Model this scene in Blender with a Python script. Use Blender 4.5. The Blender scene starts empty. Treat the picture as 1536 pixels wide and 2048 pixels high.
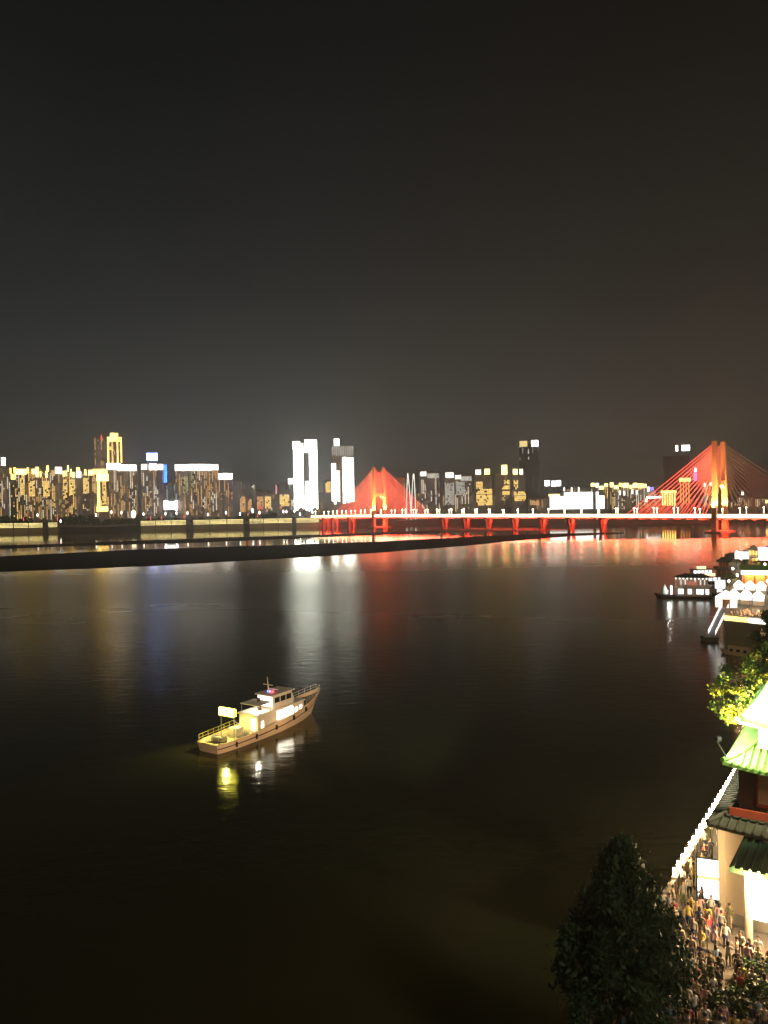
import bpy, math, random
import numpy as np
from mathutils import Vector, Matrix, noise as mnoise

random.seed(7)
rng = np.random.default_rng(7)
SC = bpy.context.scene
COL = SC.collection
R = math.radians

# ------------------------------------------------------------------ camera
FPX, CX, CY = 1538.0, 768.0, 1024.0          # photograph is 1536 x 2048
CAM_Z = 36.0
PITCH = math.atan(12.0 / FPX)                # looking very slightly down
ROLL = R(1.0)
W_ = Vector((1, 0, 0)); UPW = Vector((0, math.sin(PITCH), math.cos(PITCH)))
FWD = Vector((0, math.cos(PITCH), -math.sin(PITCH)))
RGT = W_ * math.cos(ROLL) - UPW * math.sin(ROLL)
UPC = UPW * math.cos(ROLL) + W_ * math.sin(ROLL)
CAMP = Vector((0, 0, CAM_Z))
cam_d = bpy.data.cameras.new('camera')
cam = bpy.data.objects.new('camera', cam_d); COL.objects.link(cam)
M = Matrix((RGT, UPC, -FWD)).transposed().to_4x4(); M.translation = CAMP
cam.matrix_world = M
cam_d.sensor_fit = 'VERTICAL'; cam_d.sensor_height = 36.0; cam_d.sensor_width = 27.0
cam_d.lens = 36.0 * FPX / 2048.0
cam_d.clip_start = 0.5; cam_d.clip_end = 30000
SC.camera = cam

def ray(px, py):
    return FWD + RGT * ((px - CX) / FPX) - UPC * ((py - CY) / FPX)
def at(px, py, Y):                           # point on the vertical plane y = Y
    d = ray(px, py); return CAMP + d * (Y / d.y)
def ground(px, py, z=0.0):                   # point on the level z
    d = ray(px, py); return CAMP + d * ((z - CAM_Z) / d.z)

# ------------------------------------------------------------------ world, sky glow, city-glow fill
world = bpy.data.worlds.new('World'); SC.world = world; world.use_nodes = True
nt = world.node_tree; N = nt.nodes; L = nt.links
for n in list(N): N.remove(n)
tc = N.new('ShaderNodeTexCoord'); sp = N.new('ShaderNodeSeparateXYZ'); L.new(tc.outputs['Generated'], sp.inputs[0])
asn = N.new('ShaderNodeMath'); asn.operation = 'ARCSINE'; L.new(sp.outputs['Z'], asn.inputs[0])
nz = N.new('ShaderNodeTexNoise'); nz.inputs['Scale'].default_value = 2.2; nz.inputs['Detail'].default_value = 4; nz.inputs['Roughness'].default_value = 0.45
L.new(tc.outputs['Generated'], nz.inputs['Vector'])
nm = N.new('ShaderNodeMapRange'); nm.inputs[1].default_value = 0.3; nm.inputs[2].default_value = 0.7; nm.inputs[3].default_value = -0.03; nm.inputs[4].default_value = 0.03
L.new(nz.outputs['Fac'], nm.inputs[0])
add = N.new('ShaderNodeMath'); add.operation = 'ADD'; L.new(asn.outputs[0], add.inputs[0]); L.new(nm.outputs[0], add.inputs[1])
mr = N.new('ShaderNodeMapRange'); mr.inputs[1].default_value = 0.0; mr.inputs[2].default_value = R(45); L.new(add.outputs[0], mr.inputs[0])
ramp = N.new('ShaderNodeValToRGB'); L.new(mr.outputs[0], ramp.inputs[0])
els = ramp.color_ramp.elements
stops = [(0.0, .070), (0.10, .052), (0.20, .036), (0.34, .0225), (0.50, .0145), (0.66, .0090), (0.80, .0065), (1.0, .005)]
els[0].position = 0; els[1].position = 1
for p, v in stops[1:-1]: els.new(p)
for e, (p, v) in zip(els, stops): e.position = p; e.color = (v, v, v, 1)
azm = N.new('ShaderNodeMapRange'); azm.interpolation_type = 'SMOOTHSTEP'
azm.inputs[1].default_value = -0.38; azm.inputs[2].default_value = 0.45; L.new(sp.outputs['X'], azm.inputs[0])
tint = N.new('ShaderNodeMix'); tint.data_type = 'RGBA'; L.new(azm.outputs[0], tint.inputs[0])
tint.inputs[6].default_value = (0.92, 0.98, 0.94, 1); tint.inputs[7].default_value = (1.20, 1.0, 0.76, 1)
mul = N.new('ShaderNodeMix'); mul.data_type = 'RGBA'; mul.blend_type = 'MULTIPLY'; mul.inputs[0].default_value = 1
L.new(ramp.outputs[0], mul.inputs[6]); L.new(tint.outputs[2], mul.inputs[7])
bg = N.new('ShaderNodeBackground'); bg.inputs['Strength'].default_value = 1.0; L.new(mul.outputs[2], bg.inputs[0])
wo = N.new('ShaderNodeOutputWorld'); L.new(bg.outputs[0], wo.inputs[0])

sun_d = bpy.data.lights.new('city_glow_fill', 'SUN'); sun_d.energy = 0.55; sun_d.angle = R(12); sun_d.color = (1.0, 0.86, 0.70)
sun = bpy.data.objects.new('city_glow_fill', sun_d); COL.objects.link(sun)
sun.rotation_euler = (R(58), 0, R(28))        # added warm fill for city glow, from behind the camera, high right

SC.view_settings.view_transform = 'Standard'; SC.view_settings.look = 'None'
SC.view_settings.exposure = 0.0; SC.view_settings.gamma = 1.0; SC.view_settings.use_curve_mapping = False
SC.render.engine = 'CYCLES'
cy = SC.cycles
cy.use_denoising = True; cy.max_bounces = 5; cy.diffuse_bounces = 2; cy.glossy_bounces = 3; cy.transmission_bounces = 2; cy.transparent_max_bounces = 4
cy.sample_clamp_indirect = 6.0; cy.use_light_tree = True; cy.caustics_reflective = False; cy.caustics_refractive = False

# ------------------------------------------------------------------ materials
MAT = {}
def pbr(name, col, rough=0.7, var=0.15, scale=2.0, metal=0.0, bump=0.0, spec=0.4):
    if name in MAT: return MAT[name]
    m = bpy.data.materials.new(name); m.use_nodes = True; MAT[name] = m
    n = m.node_tree.nodes; l = m.node_tree.links; b = n['Principled BSDF']
    b.inputs['Roughness'].default_value = rough; b.inputs['Metallic'].default_value = metal
    b.inputs['Specular IOR Level'].default_value = spec
    t = n.new('ShaderNodeTexCoord'); z = n.new('ShaderNodeTexNoise'); z.inputs['Scale'].default_value = scale; z.inputs['Detail'].default_value = 5
    l.new(t.outputs['Object'], z.inputs['Vector'])
    mx = n.new('ShaderNodeMix'); mx.data_type = 'RGBA'
    mx.inputs[6].default_value = tuple(c * (1 - var) for c in col) + (1,)
    mx.inputs[7].default_value = tuple(min(1, c * (1 + var)) for c in col) + (1,)
    l.new(z.outputs['Fac'], mx.inputs[0]); l.new(mx.outputs[2], b.inputs['Base Color'])
    if bump:
        bp = n.new('ShaderNodeBump'); bp.inputs['Strength'].default_value = bump; l.new(z.outputs['Fac'], bp.inputs['Height']); l.new(bp.outputs[0], b.inputs['Normal'])
    return m
def em(name, col, s, var=0.0, scale=0.2):
    if name in MAT: return MAT[name]
    m = bpy.data.materials.new(name); m.use_nodes = True; MAT[name] = m
    n = m.node_tree.nodes; l = m.node_tree.links; b = n['Principled BSDF']
    b.inputs['Base Color'].default_value = (0.1, 0.1, 0.1, 1)
    b.inputs['Emission Color'].default_value = tuple(col) + (1,)
    b.inputs['Emission Strength'].default_value = s
    if var:
        t = n.new('ShaderNodeTexCoord'); z = n.new('ShaderNodeTexNoise'); z.inputs['Scale'].default_value = scale; z.inputs['Detail'].default_value = 2
        l.new(t.outputs['Object'], z.inputs['Vector'])
        q = n.new('ShaderNodeMapRange'); q.inputs[1].default_value = .3; q.inputs[2].default_value = .7
        q.inputs[3].default_value = s * (1 - var); q.inputs[4].default_value = s * (1 + var)
        l.new(z.outputs['Fac'], q.inputs[0]); l.new(q.outputs[0], b.inputs['Emission Strength'])
    return m

# windows and signs give off light
WIN = [em('window_warm', (1, .60, .20), .9, .35), em('window_gold', (1, .64, .18), 1.5, .3), em('window_orange', (1, .52, .20), .9, .3),
       em('window_cream', (1, .88, .66), 1.1, .3), em('window_cool', (.80, .92, 1), .45, .3), em('window_dim', (1, .66, .36), .26, .4),
       em('window_dimcool', (.75, .80, .85), .12, .4), em('window_olive', (.9, .8, .35), .45, .3)]
LEDW = em('led_white', (1, .96, .90), 9.0, .15, .1)
LEDWH = em('led_white_tower', (.94, 1, .88), 9.0, .3, .05)
LEDSOFT = em('led_soft_white', (1, .92, .78), 2.4, .25, .1)
LEDGOLD = em('led_gold', (1, .62, .15), 4.4, .35, .08)
LEDYEL = em('led_yellow', (1, .74, .22), 5.0, .25, .05)
LEDBLUE = em('led_blue', (.03, .13, 1), 11.0, .2, .1)
LEDPURP = em('led_purple', (.45, .30, 1), 1.3)
LEDRED = em('led_red', (1, .08, .05), 2.2)
LEDORANGE = em('led_orange', (1, .38, .10), 1.6, .3, .2)
PANELGREY = em('panel_greyish_light', (1, .93, .78), .55, .3, .1)
FAC = [pbr('facade_brown', (.27, .20, .165), .8, .2, .05), pbr('facade_grey', (.25, .23, .215), .7, .2, .05),
       pbr('facade_tan', (.32, .25, .19), .8, .2, .05), pbr('facade_dark_glass', (.05, .05, .052), .25, .2, .05),
       pbr('facade_red_brick', (.25, .11, .07), .8, .2, .05), pbr('facade_greenish', (.10, .13, .10), .7, .2, .05)]
STEEL = pbr('painted_steel', (.22, .22, .22), .5, .1, 3)
DARKST = pbr('dark_steel', (.04, .04, .042), .5, .1, 3)
CONC = pbr('concrete', (.28, .26, .235), .85, .2, .4)
LEAF_D = pbr('leaf_dark', (.026, .062, .018), .55, .4, .9)
LEAF_M = pbr('leaf_mid', (.045, .085, .018), .55, .4, .9)
LEAF_Y = pbr('leaf_light', (.15, .15, .02), .55, .4, .9)
BARK = pbr('bark', (.09, .065, .045), .9, .3, 4, bump=.4)

# ------------------------------------------------------------------ mesh builder
class MB:
    def __init__(s): s.v = []; s.f = []; s.m = []; s.sm = []
    def add(s, vs, fs, mi=0, smooth=False):
        o = len(s.v); s.v += [tuple(p) for p in vs]
        for f in fs: s.f.append(tuple(i + o for i in f)); s.m.append(mi); s.sm.append(smooth)
        return s
    def box(s, c, size, rz=0, mi=0, taper=1.0):
        hx, hy, hz = size[0] / 2, size[1] / 2, size[2] / 2
        ca, sa = math.cos(rz), math.sin(rz); vs = []
        for z in (-1, 1):
            k = taper if z > 0 else 1
            for x, y in ((-1, -1), (1, -1), (1, 1), (-1, 1)):
                X, Y = x * hx * k, y * hy * k
                vs.append((c[0] + X * ca - Y * sa, c[1] + X * sa + Y * ca, c[2] + z * hz))
        return s.add(vs, [(3, 2, 1, 0), (4, 5, 6, 7), (0, 1, 5, 4), (1, 2, 6, 5), (2, 3, 7, 6), (3, 0, 4, 7)], mi)
    def bb(s, x0, x1, y0, y1, z0, z1, mi=0):
        return s.box(((x0 + x1) / 2, (y0 + y1) / 2, (z0 + z1) / 2), (x1 - x0, y1 - y0, z1 - z0), 0, mi)
    def quad(s, a, b, c, d, mi=0): return s.add([a, b, c, d], [(0, 1, 2, 3)], mi)
    def cyl(s, p0, p1, r0, r1=None, n=8, mi=0, caps=True, smooth=True):
        r1 = r0 if r1 is None else r1
        p0 = Vector(p0); p1 = Vector(p1); d = (p1 - p0)
        if d.length < 1e-6: return s
        d.normalize(); a = d.orthogonal().normalized(); b = d.cross(a)
        vs = []
        for p, r in ((p0, r0), (p1, r1)):
            for i in range(n):
                t = 2 * math.pi * i / n; vs.append(p + a * (r * math.cos(t)) + b * (r * math.sin(t)))
        fs = [(i, (i + 1) % n, n + (i + 1) % n, n + i) for i in range(n)]
        s.add(vs, fs, mi, smooth)
        if caps: s.add(vs[:n], [tuple(range(n))[::-1]], mi); s.add(vs[n:], [tuple(range(n))], mi)
        return s
    def tube(s, pts, r, n=6, mi=0):
        for i in range(len(pts) - 1):
            ra = r if not isinstance(r, (list, tuple)) else r[i]; rb = r if not isinstance(r, (list, tuple)) else r[i + 1]
            s.cyl(pts[i], pts[i + 1], ra, rb, n, mi)
        return s
    def lathe(s, prof, c=(0, 0, 0), n=12, mi=0):
        vs = []
        for r, z in prof:
            for i in range(n):
                t = 2 * math.pi * i / n; vs.append((c[0] + r * math.cos(t), c[1] + r * math.sin(t), c[2] + z))
        fs = []
        for k in range(len(prof) - 1):
            for i in range(n): fs.append((k * n + i, k * n + (i + 1) % n, (k + 1) * n + (i + 1) % n, (k + 1) * n + i))
        return s.add(vs, fs, mi, True)
    def ball(s, c, r, mi=0, n=10, sz=1.0):
        k = 6
        return s.lathe([(max(.001, r * math.sin(math.pi * i / k)), -r * sz * math.cos(math.pi * i / k)) for i in range(k + 1)], c, n, mi)
    def prism(s, poly, y0, y1, mi=0):        # polygon in the xz plane, pushed along y
        n = len(poly); vs = [(x, y0, z) for x, z in poly] + [(x, y1, z) for x, z in poly]
        s.add(vs, [tuple(range(n)), tuple(range(n, 2 * n))[::-1]] + [(i, n + i, n + (i + 1) % n, (i + 1) % n) for i in range(n)], mi)
        return s
    def mesh(s, name, mats):
        me = bpy.data.meshes.new(name); me.from_pydata(s.v, [], s.f)
        for m in (mats if isinstance(mats, (list, tuple)) else [mats]): me.materials.append(m)
        me.polygons.foreach_set('material_index', s.m); me.polygons.foreach_set('use_smooth', s.sm); me.update()
        return me
    def build(s, name, mats, parent=None, loc=(0, 0, 0)):
        return link(name, s.mesh(name, mats), parent, loc)
def link(name, me, parent=None, loc=(0, 0, 0)):
    o = bpy.data.objects.new(name, me); COL.objects.link(o); o.location = loc
    if parent: o.parent = parent
    return o
def empty(name, loc, rz=0):
    o = bpy.data.objects.new(name, None); COL.objects.link(o); o.location = loc; o.rotation_euler = (0, 0, rz); o.empty_display_size = .5
    return o
def tag(o, label=None, cat=None, group=None, kind=None):
    if label: o['label'] = label
    if cat: o['category'] = cat
    if group: o['group'] = group
    if kind: o['kind'] = kind
    return o
def thing(name, label, cat, loc, rz=0, group=None): return tag(empty(name, loc, rz), label, cat, group)
ORD = ['first', 'second', 'third', 'fourth', 'fifth', 'sixth', 'seventh', 'eighth', 'ninth', 'tenth', 'eleventh', 'twelfth', 'thirteenth', 'fourteenth', 'fifteenth', 'sixteenth', 'seventeenth', 'eighteenth', 'nineteenth', 'twentieth']
def nth(i): return ORD[i] if i < 20 else '%dth' % (i + 1) if (i + 1) % 10 not in (1, 2, 3) else '%d%s' % (i + 1, {1: 'st', 2: 'nd', 3: 'rd'}[(i + 1) % 10])
def copy_tree(o, parent=None):
    c = o.copy(); COL.objects.link(c); c.parent = parent
    for ch in list(o.children): copy_tree(ch, c)
    return c
def lamp(name, kind, energy, col, parent, loc, target=None, size=.3, spot=60, blend=.6):
    d = bpy.data.lights.new(name, kind); d.energy = energy; d.color = col
    if kind == 'AREA': d.size = size
    else: d.shadow_soft_size = size
    if kind == 'SPOT': d.spot_size = R(spot); d.spot_blend = blend
    o = bpy.data.objects.new(name, d); COL.objects.link(o); o.location = loc
    if parent: o.parent = parent
    if target is not None: o.rotation_euler = (Vector(target) - Vector(loc)).to_track_quat('-Z', 'Y').to_euler()
    return o

# ------------------------------------------------------------------ the river
def river_material():
    m = bpy.data.materials.new('river_water'); m.use_nodes = True
    n = m.node_tree.nodes; l = m.node_tree.links
    for k in list(n): n.remove(k)
    g = n.new('ShaderNodeNewGeometry'); s = n.new('ShaderNodeSeparateXYZ'); l.new(g.outputs['Position'], s.inputs[0])
    sc = n.new('ShaderNodeVectorMath'); sc.operation = 'MULTIPLY'; sc.inputs[1].default_value = (.004, .011, 1); l.new(g.outputs['Position'], sc.inputs[0])
    z = n.new('ShaderNodeTexNoise'); z.inputs['Scale'].default_value = 1.0; z.inputs['Detail'].default_value = 4; l.new(sc.outputs[0], z.inputs['Vector'])
    def mp(src, a, b, c, d, sm=True):
        q = n.new('ShaderNodeMapRange'); q.interpolation_type = 'SMOOTHSTEP' if sm else 'LINEAR'
        for i, v in enumerate((a, b, c, d)): q.inputs[i + 1].default_value = v
        l.new(src, q.inputs[0]); return q.outputs[0]
    def ma(op, a, b):
        q = n.new('ShaderNodeMath'); q.operation = op
        for i, v in enumerate((a, b)):
            if isinstance(v, (int, float)): q.inputs[i].default_value = v
            else: l.new(v, q.inputs[i])
        return q.outputs[0]
    wob = mp(z.outputs['Fac'], .25, .75, -45, 45, False)
    d = ma('ADD', s.outputs['Y'], wob)
    r = ma('ADD', mp(d, 90, 330, .19, .305), 0)
    r = ma('ADD', r, mp(d, 390, 520, 0, -.115))
    r = ma('ADD', r, mp(d, 690, 770, 0, -.125))
    r = ma('ADD', r, mp(z.outputs['Fac'], .3, .7, -.025, .025, False))
    r = ma('MAXIMUM', r, .04)
    # wavelets
    v2 = n.new('ShaderNodeVectorMath'); v2.operation = 'MULTIPLY'; v2.inputs[1].default_value = (.45, .8, 1); l.new(g.outputs['Position'], v2.inputs[0])
    w1 = n.new('ShaderNodeTexNoise'); w1.inputs['Scale'].default_value = .55; w1.inputs['Detail'].default_value = 5; w1.inputs['Roughness'].default_value = .55; w1.inputs['Distortion'].default_value = .3
    l.new(v2.outputs[0], w1.inputs['Vector'])
    bp = n.new('ShaderNodeBump'); bp.inputs['Distance'].default_value = .34; l.new(w1.outputs['Fac'], bp.inputs['Height'])
    l.new(mp(s.outputs['Y'], 50, 420, .22, .03), bp.inputs['Strength'])
    gl = n.new('ShaderNodeBsdfGlossy'); gl.distribution = 'BECKMANN'; gl.inputs['Color'].default_value = (.95, .93, .86, 1)
    l.new(r, gl.inputs['Roughness']); l.new(bp.outputs[0], gl.inputs['Normal'])
    df = n.new('ShaderNodeBsdfDiffuse'); df.inputs['Color'].default_value = (.042, .038, .017, 1)
    fr = n.new('ShaderNodeFresnel'); fr.inputs['IOR'].default_value = 1.33; l.new(bp.outputs[0], fr.inputs['Normal'])
    mx = n.new('ShaderNodeMixShader'); l.new(fr.outputs[0], mx.inputs[0]); l.new(df.outputs[0], mx.inputs[1]); l.new(gl.outputs[0], mx.inputs[2])
    o = n.new('ShaderNodeOutputMaterial'); l.new(mx.outputs[0], o.inputs[0])
    return m
b = MB()
b.quad((-6000, -400, 0), (6000, -400, 0), (6000, 2200, 0), (-6000, 2200, 0))
tag(b.build('river', river_material()), kind='structure')

def sandbar(name, top, bot, hmax, seed):
    """top / bot: far and near shoreline as pixels of the photograph, laid on the water level"""
    def shore(pts):
        xs = [p[0] for p in pts]; out = []
        return lambda x: float(np.interp(x, xs, [p[1] for p in pts]))
    ft, fb = shore(top), shore(bot); x0, x1 = bot[0][0], bot[-1][0]
    mb = MB(); nx, nv = 150, 12; vs = []
    for i in range(nx + 1):
        px = x0 + (x1 - x0) * i / nx
        a = ground(px, fb(px) + 0.6 * mnoise.noise(Vector((px * .03, seed, 0))) + .5 * mnoise.noise(Vector((px * .11, seed, 3))), 0)
        c = ground(px, min(ft(px), fb(px) - .3), 0)
        for j in range(nv + 1):
            t = j / nv; p = a.lerp(c, t); h = math.sin(math.pi * t) ** .6
            z = -.12 + h * hmax * (0.55 + .6 * mnoise.noise(Vector((p.x * .012, p.y * .02, seed))) + .25 * mnoise.noise(Vector((p.x * .06, p.y * .06, seed))))
            vs.append((p.x, p.y, z if 0 < j < nv else -.15))
    fs = []
    for i in range(nx):
        for j in range(nv):
            q = i * (nv + 1) + j; fs.append((q, q + nv + 1, q + nv + 2, q + 1))
    mb.add(vs, fs, 0, True)
    return tag(mb.build(name, pbr('wet_mud', (.030, .026, .018), .85, .4, .08, bump=.3, spec=.15)), kind='structure')
sandbar('sandbar', [(-420, 1129), (0, 1112), (270, 1098), (500, 1091), (740, 1083), (960, 1072), (1100, 1067), (1246, 1065)],
        [(-420, 1160), (0, 1146), (300, 1134), (700, 1111), (960, 1090), (1100, 1076), (1200, 1069), (1248, 1066.5)], 1.5, 1.0)
sandbar('sandbar', [(-420, 1101), (0, 1091), (180, 1085.5), (350, 1078), (740, 1065.5), (1040, 1053), (1150, 1047), (1300, 1044), (1425, 1046)],
        [(-420, 1111), (0, 1099), (180, 1091), (390, 1086), (740, 1070.5), (960, 1064), (1100, 1061), (1250, 1055), (1428, 1050)], 1.6, 9.0)

# ------------------------------------------------------------------ far bank
BZ = 7.0
far_edge = [(-3500, 1380), (-900, 1372), (-690, 1384), (-430, 1400), (-120, 1424), (-40, 1470), (250, 1490), (600, 1470), (1500, 1400), (4000, 1300)]
mb = MB(); n = len(far_edge)
vs = [(x, y, BZ) for x, y in far_edge] + [(x * 4, 16000, BZ) for x, y in far_edge] + [(x, y, -1) for x, y in far_edge]
mb.add(vs, [(i, i + 1, n + i + 1, n + i) for i in range(n - 1)] + [(2 * n + i, 2 * n + i + 1, i + 1, i) for i in range(n - 1)])
tag(mb.build('far_bank', pbr('bank_ground', (.05, .047, .035), .9, .3, .02)), kind='structure')

# lit embankment road along the far shore, in sections
WALLWASH = pbr('embankment_wall_plaster', (.30, .24, .11), .85, .3, .1)
def promenade(px0, px1, label, posts):
    def P(px):
        t = (px - 0) / 640.; Y = 1378 + 36 * t; p = at(px, 1040, Y); return Vector((p.x, Y - 6, 0))
    a, c = P(px0), P(px1); d = c - a; Ln = d.length; rz = math.atan2(d.y, d.x)
    t = thing('embankment_road', label, 'embankment', (a.x, a.y, 0), rz, 'sections of the lit embankment road')
    m = MB(); m.bb(0, Ln, 0, 5, -1, 8.0); m.build('wall', WALLWASH, t)
    m = MB(); m.bb(0, Ln, 0, 5, 8.0, 15.6); m.build('upper_wall', DARKST, t)
    for k in range(4):
        m = MB(); z = 8.9 + k * 2.2; m.bb(.4, Ln - .4, -.32, -.02, z, z + .55); m.build('light_strip', em('embankment_led', (1, .80, .30), 3.4, .3, .03), t)
    m = MB(); m.bb(0, Ln, -.9, -.35, 8.0, 8.4); m.build('ledge', CONC, t)
    m = MB(); m.bb(0, Ln, .2, .5, 15.6, 16.7); m.build('parapet', CONC, t)
    k = max(1, int(Ln / 24))
    for i in range(k + 1):
        m = MB(); x = min(max(Ln * i / k, .6), Ln - .6); m.bb(x - .55, x + .55, -1.25, -.0, -1, 16.2); m.build('pilaster', DARKST, t)
    # wall washers under the ledge
    e = lamp('wall_washer', 'AREA', 260 * Ln / 60, (1, .74, .20), t, (Ln / 2, -9, 7.2), (Ln / 2, 0, 3.5)); e.data.shape = 'RECTANGLE'; e.data.size = Ln * .95; e.data.size_y = .4
    return t
secs = [(-60, 90, 'long lit embankment section running in from the left edge'), (98, 119, 'shortest lit embankment section, beside the dark trees on the left'),
        (282, 375, 'lit embankment section below the blue rooftop sign'), (387, 489, 'lit embankment section below the wide white-crowned slab block'),
        (499, 586, 'lit embankment section between slab block and twin white towers'), (592, 640, 'lit embankment section at the foot of the twin white towers')]
for a, c, lb in secs: promenade(a, c, lb, 0)

# ------------------------------------------------------------------ far buildings
def building(label, x0, x1, ytop, Y, fac=0, dens=.35, runs=.5, pal=(0, 0, 1, 3, 5, 5, 6), crown=None, panels=(), signs=(), depth=None, colw=3.0,
             name='tower_block', cat='building', group='buildings across the river', roofbits=True, base=BZ, wz0=14, strips=None, body=True, grp=True):
    xm = (x0 + x1) / 2; c = at(xm, 1010, Y); pt = at(xm, ytop, Y)
    sc_ = (Vector((c.x, c.y, 0))).length / FPX / math.cos(math.atan2(c.x, c.y))   # metres per pixel near there
    W = (x1 - x0) * (Y / FPX); H = pt.z - base; D = depth or min(max(14, W * .7), 34)
    rz = -math.atan2(c.x, Y)
    W *= math.cos(rz) ** 1
    t = thing(name, label, cat, (c.x, Y, base), rz, group if grp else None)
    m = MB(); m.bb(-W / 2, W / 2, 0, D, -2, H)
    if roofbits:
        m.bb(-W * .22, W * .2, D * .3, D * .7, H, H + 3.0)
    m.build('walls', FAC[fac], t)
    if roofbits:
        m = MB(); m.bb(-W / 2 - .3, W / 2 + .3, -.3, D + .3, H, H + .9); m.build('parapet', FAC[1], t)
    U = lambda px: (px - xm) / (x1 - x0) * W
    Z = lambda py: at(xm, py, Y).z - base
    if dens > 0:
        m = MB(); nc = max(2, int(W / colw)); nf = int((H - 2 - wz0) / 3.2); rr = random.Random(hash(label) & 0xffff if False else sum(map(ord, label)))
        def face(nc, cw, put):
            for ci in range(nc):
                mode = rr.random(); zf = 0
                mi = rr.choice(pal)
                while zf < nf:
                    if rr.random() < dens:
                        ln = rr.randint(2, 7) if rr.random() < runs else 1
                        if rr.random() < .5: mi = rr.choice(pal)
                        for q in range(ln):
                            if zf >= nf: break
                            z = wz0 + zf * 3.2; put(ci, cw, z + .35, z + 2.95, mi); zf += 1
                    else: zf += 1
        cw = W / nc
        def pf(ci, cw, z0, z1, mi):
            x = -W / 2 + (ci + .5) * cw; h = min(cw * .30, .85)
            m.quad((x - h, -.12, z0), (x + h, -.12, z0), (x + h, -.12, z1), (x - h, -.12, z1), mi)
        face(nc, cw, pf)
        ns = max(2, int(D / colw)); cs = D / ns
        for sgn in (-1, 1):
            def ps(ci, cw, z0, z1, mi, sgn=sgn):
                y = (ci + .5) * cw; h = cw * .3; x = sgn * (W / 2 + .12)
                q = [(x, y - h, z0), (x, y + h, z0), (x, y + h, z1), (x, y - h, z1)]
                m.quad(*(q if sgn > 0 else q[::-1]), mi)
            face(ns, cs, ps)
        tag(m.build('lit_windows', WIN, t), kind='stuff')
    for (a, c_, ya, yb, mat) in (crown or ()):
        m = MB(); m.bb(U(a), U(c_), -.9, min(D, 8), Z(yb), Z(ya)); m.build('lit_crown', mat, t)
    for (a, c_, ya, yb, mat) in panels:                     # lit glazing with mullions
        ua, ub, za, zb = U(a), U(c_), Z(yb), Z(ya)
        m = MB(); nx = max(2, round((ub - ua) / 2.6)); nz = max(2, round((zb - za) / 3.3)); px_, pz_ = (ub - ua) / nx, (zb - za) / nz
        rr = random.Random(int(a * 7 + ya))
        for i in range(nx):
            for j in range(nz):
                if rr.random() < .12: continue
                x = ua + i * px_; z = za + j * pz_
                m.quad((x + .15, -.3, z + .22), (x + px_ - .15, -.3, z + .22), (x + px_ - .15, -.3, z + pz_ - .22), (x + .15, -.3, z + pz_ - .22), 0)
        m.build('lit_glazing', mat, t)
        m = MB(); m.bb(ua, ub, -.2, -.02, za, zb); m.build('window_frame', FAC[3], t)
    for (a, c_, ya, yb, mat) in signs:                      # raised sign on posts
        m = MB(); ua, ub, za, zb = U(a), U(c_), Z(yb), Z(ya); y = 2
        m.bb(ua, ub, y - .5, y + .5, za, zb); s_ = m.build('rooftop_sign', mat, t)
        m = MB()
        for f in (.2, .8): m.bb(ua + (ub - ua) * f - .25, ua + (ub - ua) * f + .25, y + .5, y + 1.0, min(H, za) - .5, zb - .3)
        m.build('sign_post', DARKST, t)
    if strips:
        for (a, c_, ya, yb, mat, nn, fr) in strips:         # vertical light strips
            ua, ub, za, zb = U(a), U(c_), Z(yb), Z(ya); rr = random.Random(int(a * 3 + c_)); st = (ub - ua) / nn
            for i in range(nn):
                m = MB(); x = ua + (i + .5) * st; zz = zb - rr.uniform(0, .02) * (zb - za); z0 = za + rr.uniform(0, .08) * (zb - za)
                m.bb(x - st * fr / 2, x + st * fr / 2, -.45, -.05, z0, zz); m.build('light_strip', mat, t)
    return t

RES = (0, 0, 1, 1, 3, 2, 5)
B = building
# --- left residential crowd
B('apartment tower cut by the left edge of the picture', -22, 4, 950, 1480, 2, .4, .6, RES, crown=[(-20, 0, 950, 956, LEDGOLD)])
B('slim apartment tower topped by a white oval lamp, far left', 3, 14, 932, 1500, 2, .5, .7, (0, 5, 6, 3), signs=[(4.5, 12.5, 915, 933, LEDW)])
B('pale apartment tower right of the white oval rooftop lamp', 14, 22, 942, 1475, 2, .5, .7, (3, 6, 5), crown=[(21, 24, 936, 947, LEDGOLD)])
B('greenish apartment tower with one square gold crown panel', 22, 34, 948, 1470, 5, .1, .3, RES, crown=[(23, 33.5, 948, 959, LEDGOLD)])
B('apartment tower with broad bright gold crown, left cluster', 33, 55, 937, 1465, 0, .35, .6, RES, crown=[(33, 54, 938, 949, LEDYEL), (28.5, 33, 935, 946, LEDGOLD), (55, 58.5, 935, 946, LEDGOLD)], panels=[(41, 50, 949, 990, WIN[1])])
B('apartment tower with ragged gold roof lights and glazed stair block', 57, 71, 938, 1480, 0, .35, .6, RES, crown=[(65, 75, 938, 948, LEDYEL), (72, 79, 934, 941, LEDGOLD)], panels=[(58, 70.5, 962, 993, WIN[1])])
B('apartment tower with short gold battlements over brown facade', 72, 88, 940, 1490, 0, .35, .6, RES, crown=[(73, 79, 943, 954, LEDYEL), (81, 84, 943, 954, LEDGOLD)], panels=[(79, 83, 976, 988, WIN[3])])
B('apartment tower with tall thin gold rooftop lantern', 88, 104, 943, 1470, 0, .4, .6, RES, crown=[(92, 96, 943, 955, LEDYEL), (94, 99, 931, 943, LEDGOLD)], panels=[(87, 100, 962, 993, WIN[1]), (104, 111, 972, 1013, WIN[0])])
B('apartment tower with orange glowing top storey', 101, 112, 941, 1500, 0, .3, .6, RES, crown=[(103, 111, 941, 952, em('led_amber', (1, .6, .2), .9, .2))])
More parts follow.
